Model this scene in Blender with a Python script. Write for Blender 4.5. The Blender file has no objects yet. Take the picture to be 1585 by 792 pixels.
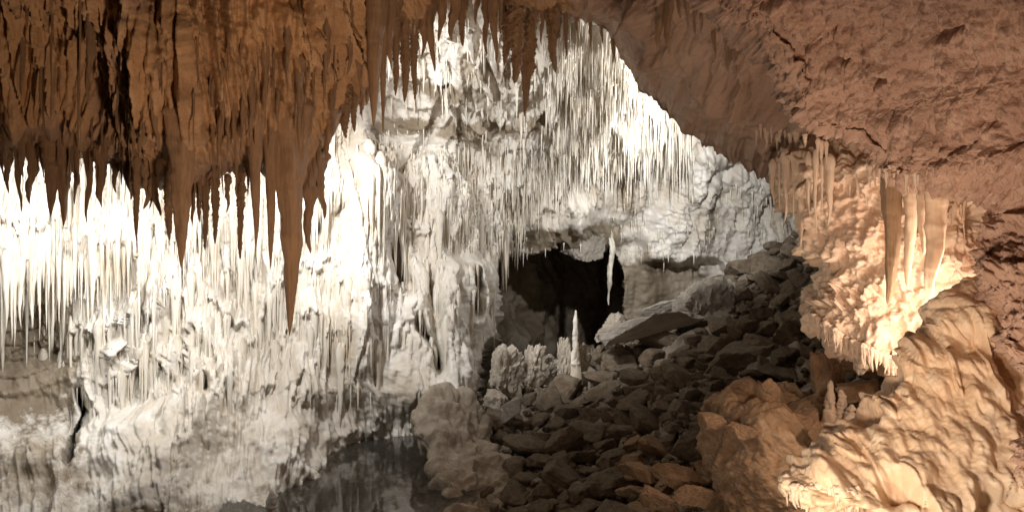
import bpy, bmesh, math, random
import numpy as np
from mathutils import Vector, Matrix, Euler

# ------------------------------------------------------------------ camera, world, lamps, exposure
F, CX, CY, CAMZ = 1056.7, 792.5, 396.0, 2.4      # the survey scale: pixels of the photograph, camera height over the pool
scn = bpy.context.scene
col = scn.collection

def W3(px, py, D):
    return Vector(((px - CX) / F * D, D, CAMZ - (py - CY) / F * D))

cam_d = bpy.data.cameras.new('camera'); cam = bpy.data.objects.new('camera', cam_d); col.objects.link(cam)
cam.location = (0, 0, CAMZ); cam.rotation_euler = (math.radians(90), 0, 0)
cam_d.lens = 24.0; cam_d.sensor_width = 36.0; cam_d.clip_start = 0.05; cam_d.clip_end = 200
scn.camera = cam

world = bpy.data.worlds.new('World'); scn.world = world; world.use_nodes = True
world.node_tree.nodes['Background'].inputs[0].default_value = (1.0, 0.72, 0.55, 1)
world.node_tree.nodes['Background'].inputs[1].default_value = 0.0

scn.view_settings.view_transform = 'Standard'; scn.view_settings.look = 'None'
scn.view_settings.gamma = 1; scn.view_settings.use_curve_mapping = False
scn.view_settings.exposure = 0.0
cy = scn.cycles
cy.use_denoising = True; cy.max_bounces = 5; cy.diffuse_bounces = 4; cy.glossy_bounces = 3
cy.transmission_bounces = 4; cy.transparent_max_bounces = 6; cy.sample_clamp_indirect = 4.0
cy.caustics_reflective = False; cy.caustics_refractive = False

COOL = (1.0, 0.985, 0.965); WARM = (1.0, 0.65, 0.44); WARM2 = (1.0, 0.81, 0.65)

def lamp(name, kind, loc, energy, colr, size=0.06, target=None, angle=90, blend=0.6):
    d = bpy.data.lights.new(name, kind); d.energy = energy; d.color = colr
    d.shadow_soft_size = size
    o = bpy.data.objects.new(name, d); col.objects.link(o); o.location = loc
    if kind == 'SPOT':
        d.spot_size = math.radians(angle); d.spot_blend = blend
        v = Vector(target) - Vector(loc)
        o.rotation_euler = v.to_track_quat('-Z', 'Y').to_euler()
    return o

# unseen cave floodlights, behind the rock or below the camera's view
LAMPS = [
    ('cave_floodlight', 'SPOT', W3(20, 205, 5.45), 205, COOL, .10, W3(-10, 370, 6.6), 130, .9),
    ('cave_floodlight', 'SPOT', W3(215, 222, 5.55), 235, COOL, .10, W3(190, 440, 7.3), 130, .9),
    ('cave_floodlight', 'SPOT', W3(405, 215, 5.9), 255, COOL, .10, W3(400, 450, 8.0), 125, .9),
    ('cave_floodlight', 'SPOT', W3(480, 130, 6.7), 350, COOL, .08, W3(590, 360, 9.2), 85, .9),
    ('cave_floodlight', 'SPOT', W3(1120, 190, 9.6), 330, COOL, .06, W3(900, 140, 9.8), 150, .9),
    ('cave_floodlight', 'SPOT', W3(1085, 215, 8.6), 800, COOL, .05, W3(1030, 330, 14), 80, .9),
    ('cave_floodlight', 'SPOT', W3(560, 50, 7.4), 380, COOL, .06, W3(800, 200, 11.5), 62, .9),
    ('cave_floodlight', 'SPOT', W3(600, 60, 7.9), 800, COOL, .20, W3(930, 520, 10.8), 40, .9),
    ('cave_floodlight', 'POINT', W3(1440, 560, 3.56), 19, WARM2, .04),
    ('cave_floodlight', 'POINT', W3(1550, 440, 3.6), 24, WARM2, .04),
    ('cave_floodlight', 'SPOT', W3(1120, 930, 1.75), 74, WARM2, .10, W3(1380, 660, 2.6), 115, .9),
    ('cave_floodlight', 'POINT', W3(1185, 870, 2.35), 11, (1.0, .84, .60), .03),
    ('cave_floodlight', 'SPOT', W3(1290, 910, 1.5), 74, WARM, .06, W3(1180, 250, 3.5), 98, 1.0),
    ('cave_floodlight', 'SPOT', W3(640, 1000, 2.2), 190, WARM, .10, W3(440, 200, 4.4), 80, 1.0),
]
for a in LAMPS:
    lamp(*a)

# ------------------------------------------------------------------ noise
G = np.array([(1,1,0),(-1,1,0),(1,-1,0),(-1,-1,0),(1,0,1),(-1,0,1),(1,0,-1),(-1,0,-1),
              (0,1,1),(0,-1,1),(0,1,-1),(0,-1,-1),(1,1,0),(-1,1,0),(0,-1,1),(0,-1,-1)], np.float32)

def hsh(ix, iy, iz, seed):
    h = (ix.astype(np.uint32) * np.uint32(374761393) + iy.astype(np.uint32) * np.uint32(668265263)
         + iz.astype(np.uint32) * np.uint32(2246822519) + np.uint32((seed * 3266489917) & 0xffffffff))
    h ^= h >> np.uint32(13); h *= np.uint32(1274126177); h ^= h >> np.uint32(16)
    h *= np.uint32(2246822519); h ^= h >> np.uint32(15)
    return h

def pn(x, y, z, seed=0):
    x = np.asarray(x, np.float32); y = np.asarray(y, np.float32); z = np.asarray(z, np.float32)
    x, y, z = np.broadcast_arrays(x, y, z)
    fx, fy, fz = np.floor(x), np.floor(y), np.floor(z)
    ix, iy, iz = fx.astype(np.int32), fy.astype(np.int32), fz.astype(np.int32)
    x = x - fx; y = y - fy; z = z - fz
    u = x*x*x*(x*(x*6-15)+10); v = y*y*y*(y*(y*6-15)+10); w = z*z*z*(z*(z*6-15)+10)
    out = 0
    for dx in (0, 1):
        wx = u if dx else 1 - u
        for dy in (0, 1):
            wy = v if dy else 1 - v
            for dz in (0, 1):
                wz = w if dz else 1 - w
                g = G[hsh(ix+dx, iy+dy, iz+dz, seed) & np.uint32(15)]
                out = out + wx*wy*wz*(g[..., 0]*(x-dx) + g[..., 1]*(y-dy) + g[..., 2]*(z-dz))
    return out * 1.25

def fbm(x, y, z, o=4, seed=0, gain=.5):
    s = 0; a = 1.0; f = 1.0
    for i in range(o):
        s = s + a * pn(x*f, y*f, z*f, seed+i*7); a *= gain; f *= 2.03
    return s

def bil(x, y, z, seed=0):
    return np.abs(pn(x, y, z, seed))

def wor(x, y, z, seed=0):
    x = np.asarray(x, np.float32); y = np.asarray(y, np.float32); z = np.asarray(z, np.float32)
    ix, iy, iz = (np.floor(a).astype(np.int32) for a in (x, y, z))
    f1 = np.full(x.shape, 9, np.float32); f2 = f1.copy(); idc = np.zeros(x.shape, np.float32)
    for dx in (-1, 0, 1):
        for dy in (-1, 0, 1):
            for dz in (-1, 0, 1):
                h = hsh(ix+dx, iy+dy, iz+dz, seed)
                a = (h & np.uint32(1023)).astype(np.float32)/1023; b = ((h >> np.uint32(10)) & np.uint32(1023)).astype(np.float32)/1023
                c = ((h >> np.uint32(20)) & np.uint32(1023)).astype(np.float32)/1023
                d = (ix+dx+a-x)**2 + (iy+dy+b-y)**2 + (iz+dz+c-z)**2
                m = d < f1
                f2 = np.where(m, f1, np.minimum(f2, d)); idc = np.where(m, a, idc); f1 = np.where(m, d, f1)
    return np.sqrt(f1), np.sqrt(f2), idc

def ss(x, a, b):
    t = np.clip((x - a) / (b - a), 0, 1); return t*t*(3-2*t)
def gs(x, c, r):
    return np.exp(-((x - c) / r) ** 2)
def box(px, py, x0, x1, y0, y1, s=20):
    return ss(px, x0-s, x0+s) * (1-ss(px, x1-s, x1+s)) * ss(py, y0-s, y0+s) * (1-ss(py, y1-s, y1+s))

def flutes(x, y, z, amp=1.0, seed=0, st=.16):
    """dripstone ribs: rounded vertical ridges with sharp valleys, several sizes"""
    wx = x + .12*pn(x*1.5, y*1.5, z*1.1, seed+90); wy = y + .12*pn(x*1.5, y*1.5, z*1.1, seed+91)
    d = .26*bil(wx*1.6, wy*1.6, z*1.6*st*1.6, seed+1) + .16*bil(wx*3.7, wy*3.7, z*3.7*st*1.2, seed+2)
    d = d + .10*bil(wx*8, wy*8, z*8*st, seed+3) + .055*bil(wx*16, wy*16, z*16*st*.8, seed+4) + .03*bil(wx*31, wy*31, z*31*st*.7, seed+5)
    return amp*d

def tiers(x, y, z, k, jag, seed=0, slope=0.0):
    """ledges that swell downwards and break off in a jagged dripping edge"""
    s = z*k + slope*x + 1.3*pn(x*.8, y*.8, z*.5, seed+40) + .45*pn(x*2.6, y*2.6, z*.8, seed+41) + jag*(.6*bil(x*7, y*7, z*.6, seed+42)+.5*bil(x*17, y*17, z*.8, seed+43))
    p = 1 - (s - np.floor(s))
    return p**1.8 * (1-ss(p, .93, 1.0))

def lumps(x, y, z, seed=0, f=3.0, o=4):
    s = 0; a = 1.0
    for i in range(o):
        s = s + a*bil(x*f, y*f, z*f, seed+i*5); a *= .52; f *= 2.07
    return s

# ------------------------------------------------------------------ materials
def mat(name, ca, cb, cc=None, rough=.75, scale=1.2, zs=1.0, bump=.35, bscale=45, spec=.35, sss=0.0, dirt=None, dirt_amt=.5, bare=None):
    m = bpy.data.materials.new(name); m.use_nodes = True
    nt = m.node_tree; N = nt.nodes; L = nt.links
    b = N['Principled BSDF']; b.inputs['Roughness'].default_value = rough
    b.inputs['Specular IOR Level'].default_value = spec
    tc = N.new('ShaderNodeTexCoord'); mp = N.new('ShaderNodeMapping')
    L.new(tc.outputs['Object'], mp.inputs['Vector']); mp.inputs['Scale'].default_value = (1, zs, zs)
    n1 = N.new('ShaderNodeTexNoise'); n1.inputs['Scale'].default_value = scale; n1.inputs['Detail'].default_value = 8; n1.inputs['Roughness'].default_value = .62
    n1.inputs['Distortion'].default_value = .6
    L.new(mp.outputs[0], n1.inputs['Vector'])
    r1 = N.new('ShaderNodeValToRGB'); r1.color_ramp.elements[0].position = .36; r1.color_ramp.elements[1].position = .64
    r1.color_ramp.elements[0].color = (*ca, 1); r1.color_ramp.elements[1].color = (*cb, 1)
    L.new(n1.outputs['Fac'], r1.inputs['Fac'])
    out = r1.outputs['Color']
    if cc:
        n2 = N.new('ShaderNodeTexNoise'); n2.inputs['Scale'].default_value = scale*5.3; n2.inputs['Detail'].default_value = 6; n2.inputs['Roughness'].default_value = .7
        L.new(mp.outputs[0], n2.inputs['Vector'])
        r2 = N.new('ShaderNodeValToRGB'); r2.color_ramp.elements[0].position = .50; r2.color_ramp.elements[1].position = .68
        L.new(n2.outputs['Fac'], r2.inputs['Fac'])
        mx = N.new('ShaderNodeMix'); mx.data_type = 'RGBA'; mx.inputs['B'].default_value = (*cc, 1)
        ma = N.new('ShaderNodeMath'); ma.operation = 'MULTIPLY'; ma.inputs[1].default_value = .8
        L.new(r2.outputs['Color'], ma.inputs[0]); L.new(ma.outputs[0], mx.inputs['Factor'])
        L.new(out, mx.inputs['A']); out = mx.outputs['Result']
    if dirt:
        n3 = N.new('ShaderNodeTexNoise'); n3.inputs['Scale'].default_value = .8; n3.inputs['Detail'].default_value = 9; n3.inputs['Roughness'].default_value = .68
        L.new(tc.outputs['Object'], n3.inputs['Vector'])
        r3 = N.new('ShaderNodeValToRGB'); r3.color_ramp.elements[0].position = .50; r3.color_ramp.elements[1].position = .66
        L.new(n3.outputs['Fac'], r3.inputs['Fac'])
        mx = N.new('ShaderNodeMix'); mx.data_type = 'RGBA'; mx.inputs['B'].default_value = (*dirt, 1)
        ma = N.new('ShaderNodeMath'); ma.operation = 'MULTIPLY'; ma.inputs[1].default_value = dirt_amt
        L.new(r3.outputs['Color'], ma.inputs[0]); L.new(ma.outputs[0], mx.inputs['Factor'])
        L.new(out, mx.inputs['A']); out = mx.outputs['Result']
    if bare:
        at = N.new('ShaderNodeAttribute'); at.attribute_name = 'bare'
        n4 = N.new('ShaderNodeTexNoise'); n4.inputs['Scale'].default_value = 6; n4.inputs['Detail'].default_value = 9; n4.inputs['Roughness'].default_value = .7
        L.new(tc.outputs['Object'], n4.inputs['Vector'])
        ad = N.new('ShaderNodeMath'); ad.operation = 'ADD'; L.new(at.outputs['Fac'], ad.inputs[0]); L.new(n4.outputs['Fac'], ad.inputs[1])
        r4 = N.new('ShaderNodeValToRGB'); r4.color_ramp.elements[0].position = .78; r4.color_ramp.elements[1].position = 1.0
        L.new(ad.outputs[0], r4.inputs['Fac'])
        r5 = N.new('ShaderNodeValToRGB'); r5.color_ramp.elements[0].position = .35; r5.color_ramp.elements[1].position = .65
        r5.color_ramp.elements[0].color = (*bare[0], 1); r5.color_ramp.elements[1].color = (*bare[1], 1)
        L.new(n1.outputs['Fac'], r5.inputs['Fac'])
        mx = N.new('ShaderNodeMix'); mx.data_type = 'RGBA'
        L.new(r4.outputs['Color'], mx.inputs['Factor']); L.new(out, mx.inputs['A']); L.new(r5.outputs['Color'], mx.inputs['B']); out = mx.outputs['Result']
    L.new(out, b.inputs['Base Color'])
    if sss > 0:
        b.inputs['Subsurface Weight'].default_value = sss; b.inputs['Subsurface Radius'].default_value = (.03, .018, .01)
        b.inputs['Subsurface Scale'].default_value = 1.0
    bn = N.new('ShaderNodeTexNoise'); bn.inputs['Scale'].default_value = bscale; bn.inputs['Detail'].default_value = 5; bn.inputs['Roughness'].default_value = .65
    mp2 = N.new('ShaderNodeMapping'); mp2.inputs['Scale'].default_value = (1, 1, 1 if zs >= 1 else .8)
    L.new(tc.outputs['Object'], mp2.inputs['Vector']); L.new(mp2.outputs[0], bn.inputs['Vector'])
    bp = N.new('ShaderNodeBump'); bp.inputs['Strength'].default_value = bump; bp.inputs['Distance'].default_value = .6/bscale
    L.new(bn.outputs['Fac'], bp.inputs['Height']); L.new(bp.outputs[0], b.inputs['Normal'])
    return m

M = {
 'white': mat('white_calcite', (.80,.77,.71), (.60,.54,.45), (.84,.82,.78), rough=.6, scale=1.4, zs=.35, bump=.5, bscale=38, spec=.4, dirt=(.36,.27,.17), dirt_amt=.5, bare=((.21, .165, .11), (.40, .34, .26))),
 'icicle': mat('icicle_calcite', (.84,.81,.74), (.72,.65,.53), rough=.42, scale=3, zs=.3, bump=.35, bscale=60, spec=.5, dirt=(.50,.39,.25), dirt_amt=.6),
 'brown': mat('brown_flowstone', (.62,.41,.22), (.42,.27,.15), (.66,.48,.31), rough=.65, scale=1.8, zs=.4, bump=.8, bscale=36, dirt=(.44,.33,.29), dirt_amt=.85, bare=((.42,.29,.215), (.60,.45,.36))),
 'brownst': mat('brown_stalactite_calcite', (.64,.43,.25), (.42,.28,.17), (.60,.47,.37), rough=.38, scale=5, zs=.8, bump=.9, bscale=45),
 'pink': mat('rough_pink_limestone', (.58,.395,.30), (.43,.275,.205), (.66,.48,.38), rough=.85, scale=2.6, bump=1.0, bscale=42, dirt=(.33,.24,.20), dirt_amt=.5),
 'cream': mat('cream_flowstone', (.80,.66,.52), (.69,.51,.38), (.83,.73,.61), rough=.5, scale=3, zs=.8, bump=.4, bscale=60, spec=.45),
 'outcrop': mat('grey_brown_limestone', (.48,.42,.34), (.34,.28,.21), (.54,.49,.41), rough=.65, scale=2.2, bump=.7, bscale=20, spec=.45),
 'mound': mat('orange_cream_flowstone', (.81,.64,.46), (.69,.49,.32), (.83,.72,.57), rough=.45, scale=2.6, zs=.7, bump=.45, bscale=60, spec=.5),
 'drape': mat('cream_drape_calcite', (.72,.60,.47), (.60,.44,.29), rough=.4, scale=2, zs=.5, bump=.2, bscale=50, sss=.15),
 'rubble': mat('broken_limestone', (.23,.185,.135), (.12,.09,.06), (.28,.24,.185), rough=.88, scale=3.2, bump=.7, bscale=26, dirt=(.12,.07,.04), dirt_amt=.6),
 'slab': mat('pale_limestone_slab', (.42,.38,.33), (.30,.265,.22), (.46,.43,.38), rough=.85, scale=2.5, bump=.6, bscale=22),
 'pale': mat('pale_crusted_limestone', (.62,.56,.47), (.42,.36,.28), (.68,.64,.57), rough=.8, scale=4, bump=.7, bscale=24),
 'mud': mat('muddy_limestone', (.20,.165,.125), (.30,.255,.20), (.14,.10,.07), rough=.6, scale=1.8, bump=.5, bscale=18, spec=.5),
 'orange': mat('orange_clay_rock', (.42,.28,.17), (.28,.17,.10), (.50,.38,.27), rough=.75, scale=3, bump=.6, bscale=28),
 'bed': mat('pool_bed', (.10,.085,.06), (.06,.05,.035), rough=.9, scale=2),
}
# pool water
wm = bpy.data.materials.new('still_pool_water'); wm.use_nodes = True
b = wm.node_tree.nodes['Principled BSDF']
b.inputs['Base Color'].default_value = (.42, .38, .31, 1); b.inputs['Roughness'].default_value = .0
b.inputs['Transmission Weight'].default_value = .88; b.inputs['IOR'].default_value = 1.6
nn = wm.node_tree.nodes.new('ShaderNodeTexNoise'); nn.inputs['Scale'].default_value = 5; nn.inputs['Detail'].default_value = 2
tcw = wm.node_tree.nodes.new('ShaderNodeTexCoord'); wm.node_tree.links.new(tcw.outputs['Object'], nn.inputs['Vector'])
bb = wm.node_tree.nodes.new('ShaderNodeBump'); bb.inputs['Strength'].default_value = .012; bb.inputs['Distance'].default_value = .1
wm.node_tree.links.new(nn.outputs['Fac'], bb.inputs['Height']); wm.node_tree.links.new(bb.outputs[0], b.inputs['Normal'])
M['water'] = wm

# ------------------------------------------------------------------ mesh helpers
def tag(o, label=None, cat=None, group=None, kind=None):
    for k, v in (('label', label), ('category', cat), ('group', group), ('kind', kind)):
        if v: o[k] = v
    return o

def make_mesh(name, V, Fc, material=None, smooth=True, sharp=None):
    """V (n,3), Fc (m,4) or (m,3) integer"""
    me = bpy.data.meshes.new(name); V = np.ascontiguousarray(V, np.float32); Fc = np.ascontiguousarray(Fc, np.int32)
    k = Fc.shape[1]
    me.vertices.add(len(V)); me.vertices.foreach_set('co', V.ravel())
    me.loops.add(Fc.size); me.loops.foreach_set('vertex_index', Fc.ravel())
    me.polygons.add(len(Fc)); me.polygons.foreach_set('loop_start', np.arange(0, Fc.size, k, dtype=np.int32))
    me.update(calc_edges=True)
    if smooth: me.polygons.foreach_set('use_smooth', np.ones(len(Fc), bool))
    if sharp: me.set_sharp_from_angle(angle=math.radians(sharp))
    if material: me.materials.append(material)
    me.validate()
    return me

def link(name, me, loc=(0, 0, 0), parent=None):
    o = bpy.data.objects.new(name, me); col.objects.link(o); o.location = loc
    if parent: o.parent = parent
    return o

def grid_faces(nr, nc, closed=False):
    i = np.arange(nr-1)[:, None]; j = np.arange(nc if closed else nc-1)[None, :]
    j2 = (j+1) % nc
    return np.stack([i*nc+j, i*nc+j2, (i+1)*nc+j2, (i+1)*nc+j], -1).reshape(-1, 4)

def herm(kn, t):
    kn = np.asarray(kn, float); n = len(kn); t = np.asarray(t, float)
    T = np.zeros((n, n))
    for i in range(n):
        a, b_ = max(i-1, 0), min(i+1, n-1)
        T[i, b_] += 1/(kn[b_]-kn[a]); T[i, a] -= 1/(kn[b_]-kn[a])
    k = np.clip(np.searchsorted(kn, t, 'right')-1, 0, n-2)
    h = kn[k+1]-kn[k]; s = (t-kn[k])/h
    Wt = np.zeros((len(t), n)); r = np.arange(len(t))
    Wt[r, k] += 2*s**3-3*s**2+1; Wt[r, k+1] += -2*s**3+3*s**2
    Wt += ((s**3-2*s**2+s)*h)[:, None]*T[k] + ((s**3-s**2)*h)[:, None]*T[k+1]
    return Wt

def P3(px, py, D):
    return np.stack([(px-CX)/F*D, D + 0*px, CAMZ-(py-CY)/F*D], -1)

def normals(V, closed=False, flip=None):
    du = np.gradient(V, axis=1)
    if closed: du = (np.roll(V, -1, 1)-np.roll(V, 1, 1))/2
    dv = np.gradient(V, axis=0)
    n = np.cross(du, dv); n /= np.linalg.norm(n, axis=-1, keepdims=True)+1e-9
    if flip is None:
        c = np.array([0, 0, CAMZ]) - V
        flip = -1 if (n*c).sum() < 0 else 1
    return n*flip

DEPTH = {}
def record(key, V, step=3):
    """the nearest depth of a surface as seen over the survey grid"""
    V = V.reshape(-1, 3); V = V[V[:, 1] > .3]
    px = V[:, 0]/V[:, 1]*F+CX; py = (CAMZ-V[:, 2])/V[:, 1]*F+CY
    W, H = 800, 450
    g = DEPTH.setdefault(key, np.full((H, W), 99.0, np.float32))
    ix = ((px+400)/step).astype(int); iy = ((py+300)/step).astype(int)
    m = (ix >= 0) & (ix < W) & (iy >= 0) & (iy < H)
    np.minimum.at(g, (iy[m], ix[m]), V[m, 1])
def depth(key, px, py, step=3):
    g = DEPTH[key]; ix = int((px+400)/step); iy = int((py+300)/step)
    w = g[max(iy-1, 0):iy+2, max(ix-1, 0):ix+2]; w = w[w < 98]
    return float(np.median(w)) if w.size else None

# ------------------------------------------------------------------ the chamber: walls, sloping ceiling, tunnel
cx_ = [-400,-100,100,300,450,560,640,700,770,870,970,1080,1200,1350,1550]
ry_ = [-300,-100,40,130,200,260,320,370,450,520,600,680,760,900]
T1 = np.array([
 [4.5,5.0,5.5,6.0,6.3,6.6,7.0,7.0,7.0,7.0,7.0,7.0,7.5,8.0,8.0],
 [5.0,5.5,6.0,6.6,7.0,7.3,7.6,7.8,7.8,8.0,8.0,8.0,8.5,9.0,9.0],
 [5.3,6.0,6.6,7.2,7.8,8.4,8.8,8.9,9.0,9.1,9.2,9.4,10.,10.5,11],
 [5.5,6.2,6.9,7.5,8.1,8.8,9.6,9.8,10.,10.1,10.2,10.5,11,12,12],
 [5.6,6.3,7.0,7.6,8.2,8.9,10.3,10.6,10.9,11.1,11.2,11.6,12,13,13],
 [5.6,6.3,7.0,7.6,8.2,8.9,9.8,10.8,11.5,12,12.3,12.8,13.3,14,14],
 [5.6,6.3,7.0,7.6,8.2,8.9,9.7,10.6,11.6,12.5,13,13.6,14.2,14.6,15],
 [5.6,6.3,7.0,7.6,8.2,8.9,9.7,10.4,11.6,12.8,13.3,13.8,14.4,15,15],
 [5.7,6.5,7.3,7.6,8.1,8.8,9.7,10.2,11.6,13,13.6,13.9,14.4,15,15],
 [5.7,6.6,7.4,7.4,8.0,8.7,9.5,10.1,11.5,13,13.8,14.2,14.6,15,15],
 [5.6,6.5,7.2,7.1,7.7,8.6,9.3,9.8,11.3,12.6,13.5,14,14.5,15,15],
 [5.4,6.2,6.7,6.8,7.4,8.75,9.05,9.5,10.8,12,13,14,14.5,15,15],
 [5.2,5.9,6.2,6.4,6.9,8.0,8.1,9.0,10,11,12,13,14,15,15],
 [4.7,5.1,5.3,5.5,5.7,5.9,6.0,7.0,8,9,10,11,12,13,13]])
px1 = np.arange(-260, 1380, 1.9); py1 = np.arange(-190, 880, 1.9)
D1 = herm(ry_, py1) @ T1 @ herm(cx_, px1).T
PX, PY = np.meshgrid(px1, py1)
D1b = D1.copy()
wig = 7*pn(PY/38., PX*0, PX*0, 5)
D1 = D1 - .40*gs(PX, 702, 48)*ss(PY, 380, 440)*(1-ss(PY, 600, 660)) + .35*gs(PX, 668+wig*.5, 9)*ss(PY, 400, 450)*(1-ss(PY,560,600))
D1 += .9*gs(PX, 634+wig, 5)*ss(PY, 360, 385)*(1-ss(PY, 430, 460))
D1 += .8*gs(PX, 727+wig, 5)*ss(PY, 400, 430)*(1-ss(PY, 470, 500))
D1 += .8*gs(PX, 645+.35*(PY-500)+wig, 5)*ss(PY, 480, 510)*(1-ss(PY, 560, 590))
D1 -= .55*gs(PX, 585, 42)*(1-ss(PY, 560, 680))*ss(PY, 150, 260)
D1 += .6*gs(PX, 500+wig, 5)*ss(PY, 300, 315)*(1-ss(PY, 350, 365))
D1 += .7*gs(PX, 116+wig*1.2-.9*(PY-600)*.15, 5)*ss(PY, 590, 610)*(1-ss(PY, 700, 720))
D1 += .12*box(PX, PY, -200, 95, 440, 560, 18)
# the diagonal cascade low on the left wall
dcl = (PX - (330 - (PY-560)*.55)); D1 -= .25*np.exp(-(dcl/40)**2)*ss(PY, 520, 580)*(1-ss(PY, 760, 800))
# small holes in the left wall
for hx, hy, rx, ry, dd in ((308, 586, 12, 16, .5), (372, 778, 16, 8, .25), (95, 640, 5, 30, .2), (235, 640, 6, 34, .2)):
    D1 += dd*np.exp(-((PX-hx-wig*.4)/rx)**2-((PY-hy)/ry)**2)
for cpts, cr, ca in (([(205,395),(206,440),(196,490),(176,530),(156,562),(146,600)], 8, .32), ([(226,430),(222,484),(210,524),(190,556),(170,590)], 7, .26), ([(236,380),(232,440),(238,500)], 9, .2)):
    cp = np.array(cpts, float); cxx = np.interp(PY, cp[:, 1], cp[:, 0]); D1 -= ca*np.exp(-((PX-cxx)/cr)**2)*ss(PY, cp[0, 1]-10, cp[0, 1]+25)*(1-ss(PY, cp[-1, 1]-25, cp[-1, 1]+5))
# ledge over the tunnel, the hanging slab and the tunnel itself
edge_n = 9*pn(PX/30., PY/30., 0*PX, 8)+1.5*pn(PX/9., PY/9., 0*PX, 9)
led = ss(PY+edge_n*.6, 343+.00*PX, 392)*ss(PX, 750, 800)*(1-ss(PX, 985, 1010))
D1 += .5*led
top_e = np.interp(px1, [740,762,770,800,825,850,870,900,930,950,968,975], [620,560,408,396,400,388,380,403,402,385,420,560])[None, :]
tun = ss(PX+edge_n, 762, 770)*(1-ss(PX+edge_n*.7, 966, 978))*ss(PY+edge_n*.5, top_e-5, top_e+7)
tun = np.maximum(tun, ss(PX+edge_n*.6-.45*np.clip(560-PY,0,200), 728, 738)*(1-ss(PX, 780, 800))*ss(PY+edge_n, 520, 545)*(1-ss(PY+edge_n,606,616)))
D1 += tun*(4.4 + 2.4*ss(PX, 830, 900) - .5*gs(PX, 815, 22)*ss(PY, 400, 500))
# alcove right of the tunnel, and encrusted overhang above it
D1 += .6*ss(PY+edge_n*2.2, 404, 422)*ss(PX, 980, 1020)*(1-ss(PX, 1120, 1150))
D1 -= .35*gs(PX, 1085, 18)*ss(PY,250,300)*(1-ss(PY, 400, 420))
# ceiling slabs seen from below
sl = ss(PX, 590, 630)*(1-ss(PX, 1000, 1060))*(1-ss(PY, 235, 255))
V1 = P3(PX, PY, D1.astype(np.float32)).astype(np.float32)
x, y, z = V1[..., 0], V1[..., 1], V1[..., 2]
n1 = normals(P3(PX, PY, D1b))
n1 = n1+.5*np.array([0, -1, 0]); n1 /= np.linalg.norm(n1, axis=-1, keepdims=True)
pln = P3(px1, 0*px1+400, (herm(ry_, [400.]) @ T1 @ herm(cx_, px1).T)[0])
U = np.concatenate([[0], np.cumsum(np.hypot(np.diff(pln[:, 0]), np.diff(pln[:, 1])))]).astype(np.float32)[None, :]+0*x
O = .12*y
far = ss(PX, 930, 1000)*ss(PY, 240, 285)              # bedded far wall
strat = (1-ss(PX, 60, 130))*ss(PY, 425, 470)          # bare layered rock low at the left
low = ss(PY, 590, 680)*(1-ss(PX, 600, 760))
colm = box(PX, PY, 640, 765, 400, 620, 18)
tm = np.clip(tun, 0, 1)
ceil_ = ss(PX, 560, 640)*(1-ss(PY, 215, 260))
wf = np.clip(1-far-strat*.85-low*.8-colm*.45-ceil_*.85, .10, 1)*(1-.6*tm)
d = flutes(U, O, z, 1.0, 10)*wf
t_a = tiers(U, O, z, 1.05, .62, 20); t_b = tiers(U, O, z, 2.6, .8, 30)
tw = np.clip(wf, 0, 1)*(1-low)*(1-colm)*(1-.6*gs(PX, 585, 60))
d += (.17*t_a + .05*t_b)*tw + .05*flutes(U*2.6, O, z*2, 1.6, 15, .12)*tw
d += ceil_*(.30*tiers(U, O, z, 1.5, .15, 60, .25) + .12*tiers(U, O, z, 4.2, .12, 66, .3) + .05*lumps(x, y, z, 70, 5, 3))
bed = tiers(U, O, z, 3.6, .12, 80)
bed2 = tiers(U, O, z, 9.0, .08, 84)
w1, w2, _ = wor(x*2.2, y*2.2, z*1.3, 3)
tm_d = 1-tm
d += far*(.05*bed*(1-ss(w1, .3, .5)*.3) + .028*bed2 + .16*flutes(U, O, z, 2.2, 100, .16)+.07*fbm(x*2, y*2, z*2.5, 4, 105)+.20*(ss(w1, .75, .45))*ss(PY, 430, 400) + .06*lumps(x, y, z, 110, 9, 3))
d += strat*(1-ss(PY,560,640))*(.09*tiers(U, O, z, 3.0, .25, 120, .5)+.08*tiers(U, O, z, 7.5, .2, 125, .7))
c1, c2, _ = wor(x*1.9+.4*pn(x*3, y*3, z*3, 7), y*1.9, z*1.9, 13)
d += (low*.30+strat*.25*(1-low)+colm*.4)*(.22*(.9-c1)+.10*lumps(x, y, z, 130, 3.5, 4)) + colm*flutes(U*.8, O, z*.8, .9, 137, .25)+low*(.16*fbm(x*1.3, y*1.3, z*1.6, 4, 138)+flutes(U*1.3, O, z, .75, 139, .3)+.05*tiers(U, O, z, 1.6, .9, 136)-.14)
d += tm*.35*fbm(x*.9, y*.9, z*.9, 5, 140)
d += .028*lumps(x, y, z, 150, 9, 3)*(1-.5*wf)*(1-.7*low) + .010*pn(x*33, y*33, z*33, 160)
d += .25*fbm(x*.7, y*.7, z*.7, 2, 170)*(1-ceil_*.5)*(1-.6*low)
d -= .42*(1-.55*low)*(1-.5*colm)
alc = box(PX, PY, 975, 1140, 405, 560, 22)
d = d*(1-.75*alc)+alc*(.12*fbm(x*1.2,y*1.2,z*1.2,4,175)-.1)
V1 = V1 + n1*d[..., None]
record('wall', V1)
me = make_mesh('cave_wall', V1.reshape(-1, 3), grid_faces(*V1.shape[:2]), M['white'])
bare = .0*PX
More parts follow.
